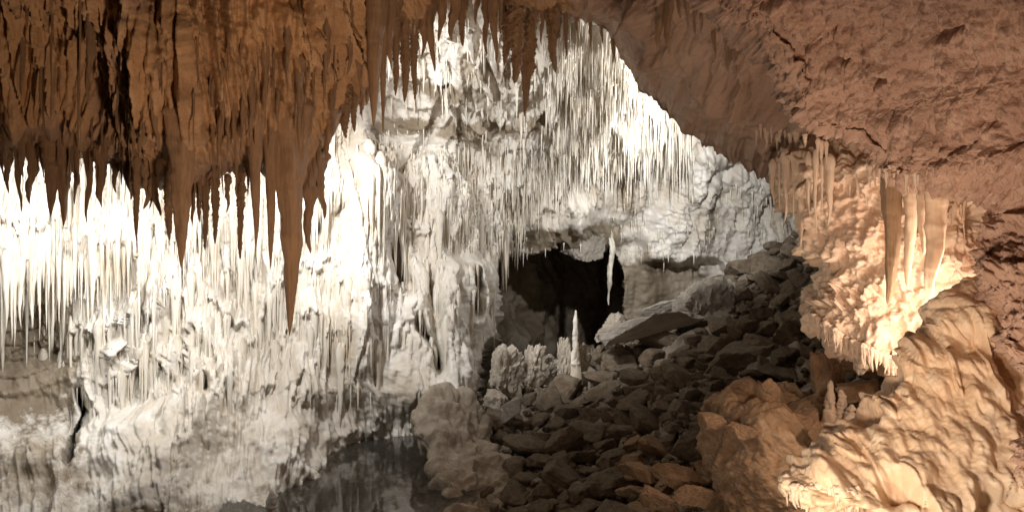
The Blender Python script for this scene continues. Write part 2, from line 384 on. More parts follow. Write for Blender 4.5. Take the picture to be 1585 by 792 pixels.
for bx_, by_, brx, bry, ba in ((750,208,75,14,.75),(830,200,34,16,.6),(690,150,60,14,.5),(640,196,50,12,.55),(600,215,30,10,.4),(760,120,70,22,.35),(860,160,30,14,.3),(100,420,40,60,.3),(160,390,40,30,.3),(55,330,26,26,.25),
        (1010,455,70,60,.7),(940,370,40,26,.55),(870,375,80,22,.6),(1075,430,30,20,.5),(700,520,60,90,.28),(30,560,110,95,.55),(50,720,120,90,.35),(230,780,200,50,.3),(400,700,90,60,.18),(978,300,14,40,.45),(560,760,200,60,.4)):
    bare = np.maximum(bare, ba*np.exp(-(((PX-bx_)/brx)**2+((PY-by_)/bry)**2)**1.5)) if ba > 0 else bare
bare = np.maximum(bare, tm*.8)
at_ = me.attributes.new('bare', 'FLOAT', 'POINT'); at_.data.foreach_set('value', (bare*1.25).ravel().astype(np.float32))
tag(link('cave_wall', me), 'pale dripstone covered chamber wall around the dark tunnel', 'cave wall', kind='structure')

# ------------------------------------------------------------------ near ceiling arch (brown left, pink middle)
eb = np.array([(-300,235),(-150,230),(0,228),(60,225),(120,235),(170,262),(240,285),(290,292),(330,272),(390,255),(440,255),(485,262),(512,215),(528,180),(545,165),(565,150),(590,60),(620,45),(660,30),(700,8),(718,-14),(740,-10),(756,12),(800,28),(850,28),(900,36),(935,52),(960,95),(990,148),(1045,196),(1100,240),(1150,262),(1200,290),(1260,330),(1330,400),(1400,460)], float)
De = np.interp(eb[:,0], [-300,0,450,560,700,900,1100,1260,1400], [4.3,4.5,4.9,5.2,5.6,6.1,5.9,5.2,4.9])
ue = np.concatenate([[0], np.cumsum(np.hypot(*np.diff(eb, axis=0).T))]); ue *= 1/ue[-1]
nu = 1050
tt = np.linspace(0, 1, nu); We = herm(ue, tt)
ex, ey, eD = We@eb[:,0], We@eb[:,1], We@De
ejit = (18*pn(ex/48., 0*ex, 0*ex, 12)+10*pn(ex/19., 0*ex, 0*ex, 13))*(1-ss(ex, 620, 900)) + 5*pn(ex/14., 0*ex, 0*ex, 2)*1.6 + 4*np.abs(pn(ex/7., 0*ex, 0*ex, 3))*2
# rows: top of the face .. lip .. curled back and up to the chamber roof
tx = ex + (ex-560)*.10; ty = np.full(nu, -230.0) - 0*ex
tD = np.interp(ex, [-300,300,650,1000,1400], [3.7,3.9,4.6,3.4,2.9])
rows_v = np.concatenate([np.linspace(0, .93, 250), 1-np.linspace(.07, 0, 26)[1:]**1.0])
ctrl = []; jit = []
for v in rows_v:
    s = v
    Dv = 1/((1-s)/tD + s/eD) - .22*np.sin(math.pi*min(s, 1))**1.2*np.interp(ex, [-300,600,900,1400],[1,1,.5,.2])
    Dv = Dv + .33*max(0, (s-.9)/.1)**2*1.0
    ctrl.append(P3(tx+(ex-tx)*s, ty+(ey-ty)*s, Dv)); jit.append(ejit*float(ss(s, .8, 1))*Dv/F)
for k in range(1, 26):
    q = k/25
    ctrl.append(P3(ex-70*q*gs(ex, 570, 60), ey-330*q**.85, eD+.33+1.5*q)); jit.append(ejit*eD/F*(1-q))
V2 = np.array(ctrl).astype(np.float32)
n2 = normals(V2)
V2[..., 2] -= np.array(jit)
x, y, z = V2[..., 0], V2[..., 1], V2[..., 2]
EX = np.broadcast_to(ex, x.shape); SV = np.broadcast_to(np.concatenate([rows_v, 1+np.arange(1, 26)/25])[:, None], x.shape)
left = 1-ss(EX, 640, 830)
U = EX/F*4.7; O = .10*y
d = left*(flutes(U, O, z, 1.25, 210, .16) + .12*tiers(U, O, z, 1.0, 1.3, 220) + .03*tiers(U, O, z, 2.6, 1.4, 230) + .18*fbm(x*1.1, y*1.1, z*.9, 3, 240) + .042*lumps(x,y,z,245,7,4))
hollow = np.exp(-((x+2.75)/.42)**2-((z-3.55)/.35)**2)+.7*np.exp(-((x+1.75)/.2)**2-((z-3.9)/.3)**2)
d -= left*.26*hollow*(SV<1)
xx, zz = x*.8+z*.6, z*.8-x*.6
y_ = y*.45
lump = .18*fbm(xx*1.0, y*.8, zz*1.9, 2, 250)+.07*fbm(x*2.6, y*2.2, z*3.5, 4, 251, .55)+.06*bil(x*5, y*4, z*6, 252)+.05*bil(x*11, y*9, z*12, 253)+.03*bil(x*26, y*20, z*26, 254)+.05*(.8-wor(x*8, y*6, z*9, 255)[0])+.10*tiers(xx, y*.5, zz, 1.6, .3, 256)
d += (1-left)*(lump + .18*fbm(x*1.3, y*1.3, z*1.3, 3, 256)-.05)
QX = x/y*F+CX; QY = (CAMZ-z)/y*F+CY
along = (QX-1062)*.66+(QY-10)*.75; across = -(QX-1062)*.75+(QY-10)*.66
d -= .75*ss(along, -60, 20)*(1-ss(along, 205, 250))*ss(across, -60, -30)*(1-ss(across, 12+18*pn(along/30., 0*along, 0*along, 258), 48))*(SV < 1)  # recess added to darken the rock where the overhang's shadow should fall
d -= .22
fade = (1-.6*ss(SV, 1.3, 2))*(1-.72*gs(SV, 1.0, .10))
V2 = V2 + n2*(d*fade)[..., None]
record('arch', V2[:276])
me2 = make_mesh('cave_ceiling', V2.reshape(-1, 3), grid_faces(*V2.shape[:2]), M['brown'])
at_ = me2.attributes.new('bare', 'FLOAT', 'POINT'); at_.data.foreach_set('value', (ss(EX+60*pn(x*2,y*2,z*2,9), 760, 960)*.9).ravel().astype(np.float32))
tag(link('cave_ceiling', me2), 'brown dripstone ceiling arching over the near side of the cave', 'cave ceiling', kind='structure')

# ------------------------------------------------------------------ near right rock (pink rough limestone)
bb_ = np.array([(960,-230),(1030,-90),(1062,-10),(1092,42),(1130,76),(1170,110),(1200,150),(1220,195),(1262,222),(1310,246),(1350,282),(1420,302),(1475,316),(1503,334),(1502,380),(1500,425),(1512,475),(1522,530),(1543,600),(1560,690),(1592,780),(1640,900),(1680,1000)], float)
bD = np.interp(bb_[:,1], [-230,0,195,246,316,425,600,800,1000], [2.9,3.15,3.3,3.22,3.08,2.85,2.52,2.3,2.2])
oo = np.array([(1350,-700),(1450,-500),(1550,-380),(1650,-300),(1750,-200),(1800,-120),(1850,-60),(1900,0),(1920,60),(1940,120),(1960,180),(1980,230),(2000,280),(2020,330),(2030,390),(2040,450),(2050,520),(2060,590),(2070,670),(2080,760),(2100,860),(2120,960),(2140,1060)], float)
oD = np.interp(oo[:,1], [-700,0,300,600,1060], [1.8,2.05,2.2,2.05,1.8])
ub = np.concatenate([[0], np.cumsum(np.hypot(*np.diff(bb_, axis=0).T))]); ub /= ub[-1]
tt = np.linspace(0, 1, 780); Wb = herm(ub, tt)
bx, by, bd = Wb@bb_[:,0], Wb@bb_[:,1], Wb@bD
ox, oy, od = Wb@oo[:,0], Wb@oo[:,1], Wb@oD
jn = 5*pn(tt*60, 0*tt, 0*tt, 4)+3*pn(tt*170, 0*tt, 0*tt, 5); rows = []; SVl = []
for k in range(18, 0, -1):
    q = k/18; rows.append(P3(bx+60*q**1.5, by-60*q**1.5, bd+.22+1.5*q**.8)); SVl.append(-q)
for v in np.concatenate([np.linspace(0, 1, 430)**1.25, np.linspace(1, 1.5, 60)[1:]]):
    Dv = bd+(od-bd)*v - .25*math.sin(math.pi*min(v, 1)) + .22*max(0, 1-v/.03)**2
    rows.append(P3(bx+(ox-bx)*v, by+(oy-by)*v, Dv)); SVl.append(v)
V3 = np.array(rows).astype(np.float32); n3 = normals(V3)
V3[..., 2] -= (np.clip(1-np.abs(np.array(SVl))/.12, 0, 1)[:, None]*(jn*bd/F)[None, :])
x, y, z = V3[..., 0], V3[..., 1], V3[..., 2]
xx, zz = x*.93-z*.36, z*.93+x*.36
wp = .12*pn(x*1.6, y*1.6, z*1.6, 300)
def dome(f, sd):
    a, b2, c2_ = wor(xx*f+.25*wpb, y*f, zz*f*1.25+.25*wpb, sd); return np.clip(1-a*1.25, 0, 1)**.7*(.5+c2_)
wpb = pn(x*9, y*9, z*9, 333)
lump = .12*fbm(xx*1.1, y*1.2, zz*1.9, 2, 301)+.050*fbm(xx*3.2, y*4, zz*6.0, 3, 302, .5)+.015*dome(5.5, 303)+.034*dome(12, 304)+.036*dome(24, 305)+.024*bil(x*40, y*40, z*44, 306)+.011*bil(x*80, y*80, z*80, 307)
step = .02*tiers(xx, y, zz, 1.3, .10, 310, .2)
d = lump + step - .14
QX = x/y*F+CX; QY = (CAMZ-z)/y*F+CY
for hx, hy, rx, ry, dd, sl_ in ((1350, 212, 34, 9, .16, -.1), (1425, 94, 30, 8, .14, -.35), (1272, 121, 16, 5, .10, -.1), (1335, 146, 10, 6, .08, .2), (1180, 30, 40, 5, .08, -.4), (1500, 208, 26, 4, .07, -.1), (1250, 90, 22, 4, .06, -.6), (1560, 322, 34, 5, .10, .15)):
    vv = (QY-hy)-sl_*(QX-hx)+4*pn(QX/9., QY/9., 0*QX, 331); d = d-dd*np.exp(-(((QX-hx)/rx)**2+(vv/ry)**2)**2)
V3 = V3 + n3*d[..., None]
# pocket holes in the face
record('right', V3[18:])
tag(link('cave_ceiling', make_mesh('near_rock', V3.reshape(-1, 3), grid_faces(*V3.shape[:2]), M['pink'])), 'rough pink limestone overhang coming down the right side', 'cave ceiling', kind='structure')

# ------------------------------------------------------------------ floor slope under the rubble
fx = [560, 640, 700, 760, 850, 920, 1000, 1100, 1180, 1240, 1350, 1500]
ft = [660, 640, 625, 612, 578, 545, 490, 435, 388, 358, 318, 290]
fD = [8.6, 9.2, 9.6, 10.2, 11, 11.4, 11.8, 12.3, 12.8, 13.2, 13.4, 13.4]
bD_ = [5.6, 5.4, 5.2, 5.0, 4.8, 4.7, 4.6, 4.4, 4.3, 4.2, 3.9, 3.6]
Tp = np.array([W3(a, b_, c) for a, b_, c in zip(fx, ft, fD)]); Bp = np.array([W3(a, 900, c) for a, c in zip(fx, bD_)])
Bp[:, 2] = [-.7, -.35, -.05, .02, .1, .18, .25, .32, .4, .48, .62, .75]; Tp[0, 2] = -.5; Tp[1, 2] = .1
uu = np.linspace(0, 1, 460); kf = (np.array(fx)-560)/940; Wf = herm(kf, uu)
Tu, Bu = Wf@Tp, Wf@Bp
rows = []
for q in np.linspace(1, 0, 14)[:-1]:
    r = Tu.copy(); r[:, 1] += 1.8*q; r[:, 2] -= 1.5*q**1.5; rows.append(r)
for v in np.linspace(0, 1, 330):
    r = Tu+(Bu-Tu)*v; r[:, 2] -= .25*math.sin(math.pi*v); rows.append(r)
V4 = np.array(rows).astype(np.float32); n4 = normals(V4)
x, y, z = V4[..., 0], V4[..., 1], V4[..., 2]
w1, w2, wi = wor(x*3.2, y*3.2, z*4.2, 400)
d = .10*(.8-w1)+.09*wi*ss(w2-w1, 0, .12)+.12*fbm(x, y, z, 3, 410)+.03*lumps(x, y, z, 420, 8, 3)-.12
V4 = V4+n4*d[..., None]
record('floor', V4[13:])
tag(link('cave_floor', make_mesh('cave_floor', V4.reshape(-1, 3), grid_faces(*V4.shape[:2]), M['mud'])), 'muddy slope under the broken rock', 'cave floor', kind='structure')

# pool
pv = np.array([(-7, 3.0, 0), (-.45, 3.0, 0), (-.25, 9.6, 0), (-7, 9.6, 0)], float)
tag(link('pool_water', make_mesh('pool_water', pv, np.array([[0, 1, 2, 3]]), M['water'], False)), 'still dark pool mirroring the white wall', 'pool', kind='structure')
bx0, by0 = np.meshgrid(np.linspace(-7, 0, 60), np.linspace(3, 9.8, 60))
pbv = np.stack([bx0, by0, -.75+.15*fbm(bx0*1.3, by0*1.3, 0*bx0, 4, 440)], -1)
tag(link('pool_bed', make_mesh('pool_bed', pbv.reshape(-1, 3), grid_faces(60, 60), M['bed'])), 'dark bed under the pool', 'pool bed', kind='structure')

# outer shell so that no void shows from the side: floor, back and roof of the cavern
def shell_quad(name, pts, m, nu=60, nv=60, amp=.25, seed=0, lbl='', cat=''):
    a, b_, c, e = (np.array(p, float) for p in pts)
    u, v = np.meshgrid(np.linspace(0, 1, nu), np.linspace(0, 1, nv))
    g = (a*(1-u)[..., None]+b_*u[..., None])*(1-v)[..., None]+(e*(1-u)[..., None]+c*u[..., None])*v[..., None]
    nn_ = normals(g.astype(np.float32)); g = g+nn_*(amp*fbm(g[..., 0], g[..., 1], g[..., 2], 5, seed))[..., None]
    tag(link(name, make_mesh(name, g.reshape(-1, 3), grid_faces(nv, nu), m)), lbl, cat, kind='structure')
shell_quad('cave_wall', [(-9, 24, -2), (14, 24, -2), (14, 24, 12), (-9, 24, 12)], M['mud'], lbl='dark rock closing the cavern at the back', cat='cave wall', seed=500)
shell_quad('cave_wall', [(-6.5, -4, -2), (-6.5, 24, -2), (-6.5, 24, 12), (-6.5, -4, 12)], M['mud'], lbl='dark rock closing the cavern at the left', cat='cave wall', seed=501)
shell_quad('cave_wall', [(12, -4, -2), (12, 24, -2), (12, 24, 12), (12, -4, 12)], M['mud'], lbl='dark rock closing the cavern at the right', cat='cave wall', seed=502)
shell_quad('cave_wall', [(-6.5, -4, -2), (12, -4, -2), (12, -4, 12), (-6.5, -4, 12)], M['mud'], lbl='dark rock closing the cavern behind the viewer', cat='cave wall', seed=503)

# ------------------------------------------------------------------ solids built up from level rings
def solid(name, rings, material, disp, nseg=220, nrow=200, parent=None, front=True):
    """rings: (py, left px, right px, depth of the axis, half thickness) from top to bottom"""
    R = np.array(rings, float); k = R[:, 0]
    t = np.linspace(k[0], k[-1], nrow); Wr = herm(k, t); R2 = Wr@R
    a = np.linspace(0, 2*math.pi, nseg, endpoint=False)
    if front:  # more vertices on the side that is seen
        a = a - .55*np.sin(a+math.pi/2+math.pi/2)*0 - .5*np.sin(a - 1.5*math.pi)*0
    rows = []
    for r in R2:
        D = r[3]; x0 = (r[1]-CX)/F*D; x1 = (r[2]-CX)/F*D; zc = CAMZ-(r[0]-CY)/F*D
        rows.append(np.stack([(x0+x1)/2+(x1-x0)/2*np.cos(a), D+r[4]*np.sin(a), zc+0*a], -1))
    V = np.array(rows).astype(np.float32)
    c = V.mean(axis=(1), keepdims=True); n = normals(V, True, 1)
    if (n*(V-c)).sum() < 0: n = -n
    V = V+n*disp(V[..., 0], V[..., 1], V[..., 2])[..., None]
    n_ = V.shape[0]*nseg
    top, bot = V[0].mean(0), V[-1].mean(0)
    Vf = np.concatenate([V.reshape(-1, 3), top[None], bot[None]])
    me_v = Vf; fq = grid_faces(V.shape[0], nseg, True)
    j = np.arange(nseg); j2 = (j+1) % nseg; o_ = (V.shape[0]-1)*nseg
    capT = np.stack([j2, j, np.full(nseg, n_)], -1); capB = np.stack([o_+j, o_+j2, np.full(nseg, n_+1)], -1)
    tri = np.concatenate([fq[:, [0, 1, 2]], fq[:, [0, 2, 3]], capT, capB])
    org = Vector((float(V[..., 0].mean()), float(V[..., 1].mean()), float(V[..., 2].min())))
    o = link(name, make_mesh(name, me_v-np.array(org), tri, material), org, None)
    return o, V, org

def with_body(name, body):
    root = bpy.data.objects.new(name, None); root.location = body.location; body.name = 'flowstone_body'
    col.objects.link(root); root.name = name; body.parent = root; body.location = (0, 0, 0); return root

def child(o, parent):
    """parent keeping the world place"""
    o.parent = parent; o.location = o.location-parent.location
    return o

def d_pop(x, y, z):
    w1, w2, _ = wor(x*13, y*13, z*13, 600)
    return .35*flutes(x, y*.4, z, 1.0, 610, .2)+.09*lumps(x, y, z, 620, 5, 3)+.045*(.8-w1)+.022*(.8-wor(x*29, y*29, z*29, 601)[0])+.012*lumps(x, y, z, 640, 40, 2)+.10*tiers(x, y*.4, z, 2.4, .9, 650)-.14
hang, VH, oH = solid('hanging_flowstone', [(150,1290,1640,4.9,.3),(215,1250,1640,4.85,.5),(262,1212,1620,4.82,.62),(300,1222,1600,4.8,.62),(345,1243,1590,4.76,.6),(395,1266,1580,4.72,.58),(440,1274,1570,4.68,.55),(478,1262,1565,4.64,.55),(500,1262,1560,4.62,.55),(520,1282,1545,4.56,.5),(538,1306,1520,4.5,.45),(552,1335,1490,4.42,.35),(566,1362,1450,4.36,.22),(576,1380,1420,4.34,.1)], M['cream'], d_pop, 520, 330)
record('hang', VH)
hang = with_body('hanging_flowstone', hang)
tag(hang, 'large lit cream flowstone hanging under the pink rock at right', 'flowstone')

def d_mound(x, y, z):
    a = x*.9+z*.25
    wq = .05*pn(x*5, y*5, z*5, 701)
    yy = y*.3
    w1, w2, _ = wor(x*11+wq*6, y*6, z*8+wq*4, 706)
    return (.13*flutes(x*1.2, yy, z*1.2, 1.0, 710, .16)+.050*bil(x*5+wq*3, yy*5, z*4+wq*3, 702)+.036*bil(x*11+wq*4, yy*11, z*8, 703)+.030*(.8-w1)+.022*bil(x*24, yy*24, z*15, 704)
            -.15*ss(wor(x*4.5+wq*2, yy*4, z*3.2, 708)[0], .42, .15)+.06*(1-ss(x, 1.25, 1.45))*bil(x*15, yy*10, z*2, 709)*(1-ss(x, 1.75, 1.95))+.006*bil(x*45, y*45, z*40, 705)+.03*tiers(x*1.3, yy, z, 1.7, .9, 720)-.10)
mound, VM, oM = solid('flowstone_mound', [(428, 1492, 1510, 3.07, 0.05), (450, 1472, 1545, 3.07, 0.12), (490, 1446, 1580, 3.05, 0.2), (540, 1408, 1620, 3.03, 0.26), (585, 1380, 1650, 3.01, 0.3), (625, 1346, 1680, 2.99, 0.36), (665, 1300, 1700, 2.97, 0.4), (700, 1256, 1710, 2.95, 0.44), (722, 1230, 1720, 2.93, 0.46), (745, 1216, 1730, 2.92, 0.46), (765, 1214, 1740, 2.92, 0.42), (780, 1222, 1745, 2.92, 0.38), (800, 1244, 1750, 2.92, 0.32), (860, 1330, 1760, 2.92, 0.32), (1000, 1350, 1780, 2.87, 0.4)], M['mound'], d_mound, 560, 420)
record('mound', VM)
mound = with_body('flowstone_mound', mound)
tag(mound, 'big orange cream flowstone mound with glowing left tip at lower right', 'flowstone')

def d_bould(x, y, z):
    w1, w2, wi = wor(x*3+.3*pn(x*4, y*4, z*4, 1), y*3, z*3, 800)
    return .12*fbm(x*2.2, y*2.2, z*2.2, 5, 810)+.05*(.7-w1)+.03*lumps(x, y, z, 820, 9, 3)+.01*bil(x*40, y*40, z*40, 830)
bo, VB, oB = solid('boulder', [(598,1165,1180,5.3,.05),(606,1140,1225,5.3,.25),(622,1122,1262,5.25,.45),(645,1112,1282,5.2,.55),(680,1104,1296,5.15,.6),(715,1100,1296,5.1,.6),(745,1104,1290,5.05,.55),(768,1112,1268,5.0,.45),(784,1124,1240,5.0,.35),(800,1140,1220,5.0,.2)], M['orange'], d_bould, 300, 220)
tag(bo, 'huge orange brown boulder beside the glowing flowstone tip', 'boulder')

def d_soft(x, y, z):
    return .20*fbm(x*1.6, y*1.6, z*1.3, 4, 850)+.05*lumps(x, y, z, 860, 4, 3)+.06*tiers(x, y, z, 2.2, .3, 865)
o1, _, _ = solid('rock_outcrop', [(608,668,706,8.7,.1),(618,652,728,8.6,.35),(640,645,742,8.4,.5),(680,655,760,8.1,.6),(720,680,775,7.7,.7),(760,692,785,7.2,.8),(800,688,790,6.8,.8),(860,690,800,6.4,.8),(900,690,800,6.2,.8)], M['outcrop'], d_soft, 260, 240)
tag(o1, 'smooth grey brown outcrop running down the right side of the pool', 'rock outcrop')

# ------------------------------------------------------------------ stalactites
def stal_mesh(name, seed, material, lump=.12, bend=.10, nseg=14, nrow=26, power=.8, flare=.5, crust=0.0, tip=.06, neck=0.0, flat=1.0):
    rs = np.random.RandomState(seed)
    t = np.linspace(-.12, 1, nrow)[:, None]; a = np.linspace(0, 2*math.pi, nseg, endpoint=False)[None, :]
    tc = np.clip(t, 0, 1)
    r = (1-tc)**power*(1-tip)+tip*np.sqrt(np.clip(1-tc, 0, 1)*1.0)
    r = r*(1+flare*np.exp(-tc*9)) - neck*np.exp(-((tc-.3)/.12)**2)
    r = r*np.sqrt(np.clip((t+.13)/.12, .05, 1))
    ph = rs.rand()*10
    k1 = rs.randint(3, 6)
    r = r*(1+lump*pn(np.cos(a)*1.3+ph, np.sin(a)*1.3+ph, t*5+ph, seed)+lump*.8*pn(0*a+ph, 0*a, t*9+ph, seed+1)+.06*np.cos(k1*a+t*2+ph))
    r = r*(1+.07*pn(0*a+ph, .6*np.cos(a), t*22+ph, seed+9)+.04*pn(.8*np.cos(a), .8*np.sin(a), t*45+ph, seed+11))
    if crust: r = r*(1+crust*np.abs(pn(np.cos(a)*3+ph, np.sin(a)*3, t*26, seed+2))+.5*crust*pn(np.cos(a)*5+ph, np.sin(a)*5, t*50, seed+3))
    bx_ = bend*(pn(t*1.6+ph, 0*t, 0*t, seed+5))*tc*4; by_ = bend*(pn(t*1.6+ph, 0*t+4, 0*t, seed+6))*tc*4
    V = np.stack([r*np.cos(a)+bx_, flat*r*np.sin(a)+by_, -t+0*a], -1)
    V = np.concatenate([V.reshape(-1, 3), [[bx_[-1, 0], by_[-1, 0], -1.01]]])
    fq = grid_faces(nrow, nseg, True); j = np.arange(nseg); o_ = (nrow-1)*nseg
    cap = np.stack([o_+j, (o_+(j+1) % nseg), np.full(nseg, nrow*nseg)], -1)
    tri = np.concatenate([fq[:, [0, 1, 2]], fq[:, [0, 2, 3]], cap])
    return V.astype(np.float32), tri
def var_set(prefix, n, material, **kw):
    return [make_mesh(prefix, *stal_mesh(prefix, 1000+i*17+hash_(prefix), material, **kw), material) for i in range(n)]
def hash_(s): return sum(ord(c)*(i+1) for i, c in enumerate(s)) % 500

rng = random.Random(11)
V_b = var_set('brown_stalactite', 8, M['brownst'], lump=.4, bend=.35, nrow=40, flare=.3, power=.65)
V_c = var_set('crusty_stalactite', 4, M['brownst'], lump=.3, bend=.2, crust=.8, nseg=18, nrow=60, power=.55, flare=.2)
V_p = var_set('pink_stalactite', 6, M['cream'], lump=.28, bend=.25, flare=.15)

def place(name, me, px, py0, py1, wpx, D, label, cat, group=None, push=0.0):
    L = (py1-py0)/F*D; r = wpx/2/F*D
    p = W3(px, py0, D+push+r*.8)
    o = link(name, me, p); o.scale = (r, r, L); o.rotation_euler[2] = rng.random()*6.28*0
    return tag(o, label, cat, group)

# (px, root py, tip py, width, crusty, label or None)
BR = [
 (12,215,300,15,0,None),(28,215,330,11,0,None),(50,210,318,22,0,None),(80,205,338,30,0,'fat brown stalactite near the left edge, short of its two longer neighbours'),
 (98,210,352,28,0,'long tapering brown stalactite near the left edge against the white glare'),(118,215,318,12,0,None),(135,215,348,12,0,None),(155,220,322,20,0,None),
 (178,235,300,14,0,None),(197,230,310,15,0,None),(211,225,374,11,1,'dark knobbly thin stalactite left of the orange pointed one'),(226,240,326,22,0,None),(241,245,335,22,0,None),
 (262,235,374,15,1,'dark knobbly stalactite touching the orange pointed one on its left'),(281,180,420,46,0,'broad orange stalactite tapering to a sharp point before the white glare'),
 (298,280,352,9,0,None),(308,280,345,8,1,None),(318,275,388,10,1,'thin crusted stalactite right of the orange pointed one'),(333,280,378,10,1,None),(352,275,330,10,0,None),(372,270,402,11,1,'crusted brown stalactite left of the three fat columns'),
 (395,150,392,26,0,'smooth brown column stalactite, left of the pair beside the longest one'),(419,180,420,24,0,'smooth brown column stalactite touching the longest one'),
 (449,170,528,54,0,'longest and thickest stalactite, its pale pointed tip low before the white wall'),(478,245,395,26,0,None),(496,240,340,22,0,None),
 (510,160,250,20,0,None),(535,130,215,16,1,None),(548,120,205,12,1,None),
 (580,-90,204,42,0,'long smooth orange stalactite at the top, longest of the top edge row'),(593,-30,212,18,0,'slender stalactite pressed against the long orange one'),(604,-60,112,22,0,None),(613,0,150,12,1,None),(626,-10,160,18,1,'dark crusty stalactite right of the long orange pair'),
 (641,40,156,11,1,'small dark bent stalactite hanging before the pale ceiling'),(655,-10,90,18,0,None),(668,-20,112,20,0,None),(684,-40,66,22,0,None),(700,-40,66,24,0,None),(716,-60,74,16,1,None),
 (752,-20,88,16,0,None),(765,-30,98,18,0,None),(784,-10,102,18,1,None),(799,-20,132,26,1,None),(812,20,182,14,1,'longest dark knobbly stalactite at the top of the pale ceiling gap'),(819,10,168,20,1,'thick knobbly dark stalactite fused beside the longest one in the gap'),
 (838,0,72,9,0,None),(858,-10,114,20,1,'dark crusted stalactite with a hooked tip right of the knobbly pair'),(866,20,60,8,0,None),(876,10,88,7,1,None),(893,10,50,7,0,None),(914,20,76,8,0,None),(932,30,70,7,0,None),(950,60,100,8,0,None),
 (737,-40,40,12,0,None),(775,-20,60,10,0,None),(828,0,60,12,0,None),(846,0,50,8,0,None),
 (340,150,262,10,0,None),(352,140,250,9,0,None),(364,120,262,10,0,None),(376,100,240,12,0,None),(388,110,235,10,0,None),(430,90,200,12,0,None),(463,100,240,12,0,None),(240,130,235,14,0,None),(140,0,165,18,0,None),(205,160,250,10,0,None),
 (66,60,215,10,0,None),(35,20,150,12,0,None),(330,60,170,12,0,None),(410,60,190,14,0,None),(445,20,140,14,0,None),(480,0,120,16,0,None),(505,20,160,14,0,None),(540,0,120,18,0,None),(556,20,150,14,0,None),
]
def arch_D(px, py, dflt):
    for dy in (0, -8, -16, -26, -40):
        Dv = depth('arch', px, py+dy)
        if Dv: return Dv
    return dflt
LB = 'short brown stalactite in the ragged row along the lower edge of the near ceiling'
LBf = 'thin brown stalactite standing out from the shaded face of the near ceiling'
LBt = 'dark stalactite silhouetted in the row at the top before the pale ceiling'
for i, (px, p0, p1, w, c, lb) in enumerate(BR):
    dflt = np.interp(px, [0, 450, 560, 700, 900], [4.5, 4.9, 5.2, 5.6, 6.1])
    Dv = arch_D(px, p0+10, dflt)
    big = lb and not c
    me = make_mesh('stalactite', *stal_mesh('x', 40+i, None, lump=.16 if not c else .3, bend=.07 if not c else .2, nseg=28, nrow=90, power=.72 if not c else .5, flare=.25, crust=.7 if c else .04), M['brownst']) if (lb or c) else V_b[i % 8]
    g = None
    if not lb:
        if px >= 600: lb, g = LBt, 'dark stalactites along the top edge'
        elif p1 < 262: lb, g = LBf, 'thin stalactites on the shaded near ceiling'
        else: lb, g = LB, 'stalactites along the lower edge of the near ceiling'
    place('stalactite', me, px, p0, p1, w, Dv+.06, lb, 'stalactite', g)
for i in range(140):
    px = rng.uniform(-20, 640); e = float(np.interp(px, eb[:, 0], eb[:, 1]))
    if i < 75: p0 = e-rng.uniform(5, 30); p1 = e+rng.uniform(8, 60)*(1 if px < 500 else .6); lb, g = LB, 'stalactites along the lower edge of the near ceiling'
    else: p0 = e-rng.uniform(60, 260); p1 = p0+rng.uniform(30, 110); lb, g = LBf, 'thin stalactites on the shaded near ceiling'
    if px > 600: lb, g = LBt, 'dark stalactites along the top edge'
    if p1 < 20: continue
    Dv = arch_D(px, p0+6, 4.8)
    place('stalactite', (V_b+V_c)[i % 12], px, p0, p1, rng.choice((3, 4, 5, 7, 10))*rng.uniform(.8, 1.2), Dv+.04, lb, 'stalactite', g)
# hair-thin straws on the near ceiling
for px, p0, p1 in ((79,60,200),(124,10,240),(92,110,160),(121,60,340),(158,200,322),(186,170,250),(424,90,200),(470,140,235),(35,235,300),(108,230,310),(300,150,250),(353,60,130)):
    Dv = arch_D(px, p0, 4.5); place('soda_straw', V_b[(px) % 8], px, p0, p1, 3.2, Dv-.02, 'hair thin brown straw hanging down the shaded near ceiling', 'soda straw', 'hair thin straws on the near ceiling')

# pendants under the pink arch and the near right rock
LP = 'stubby pink pendant under the ridge of the right overhang'
for i in range(34):
    px = 1172+ i*7.6 + rng.uniform(-3, 3); e = np.interp(px, [1170,1220,1262,1310,1350,1430], [205,212,228,246,262,285])
    p0 = e-8+rng.uniform(-6, 6); p1 = p0+rng.uniform(14, 40)
    Dv = depth('right', px, p0) or depth('arch', px, p0) or 4.4
    place('pendant', V_p[i % 6], px, p0, p1, rng.uniform(5, 9), Dv, LP, 'pendant', 'stubby pendants under the right overhang')
for i, (px, p0, p1, w) in enumerate(((1052,-40,30,14),(1064,-30,44,12),(1076,-20,58,10),(1086,0,50,8),(1106,30,92,9),(1126,55,104,8),(1020,-40,80,26),(1035,-60,90,22),(1140,80,120,6))):
    Dv = (depth('arch', px, p0+12) or 4.5)
    place('pendant', V_b[i % 8], px, p0, p1, w, Dv, 'brown pendant hanging in the shadowed cleft left of the right overhang', 'pendant', 'pendants in the shadowed cleft')
LH = 'slender peach stalactite in the comb at the top left of the hanging flowstone'
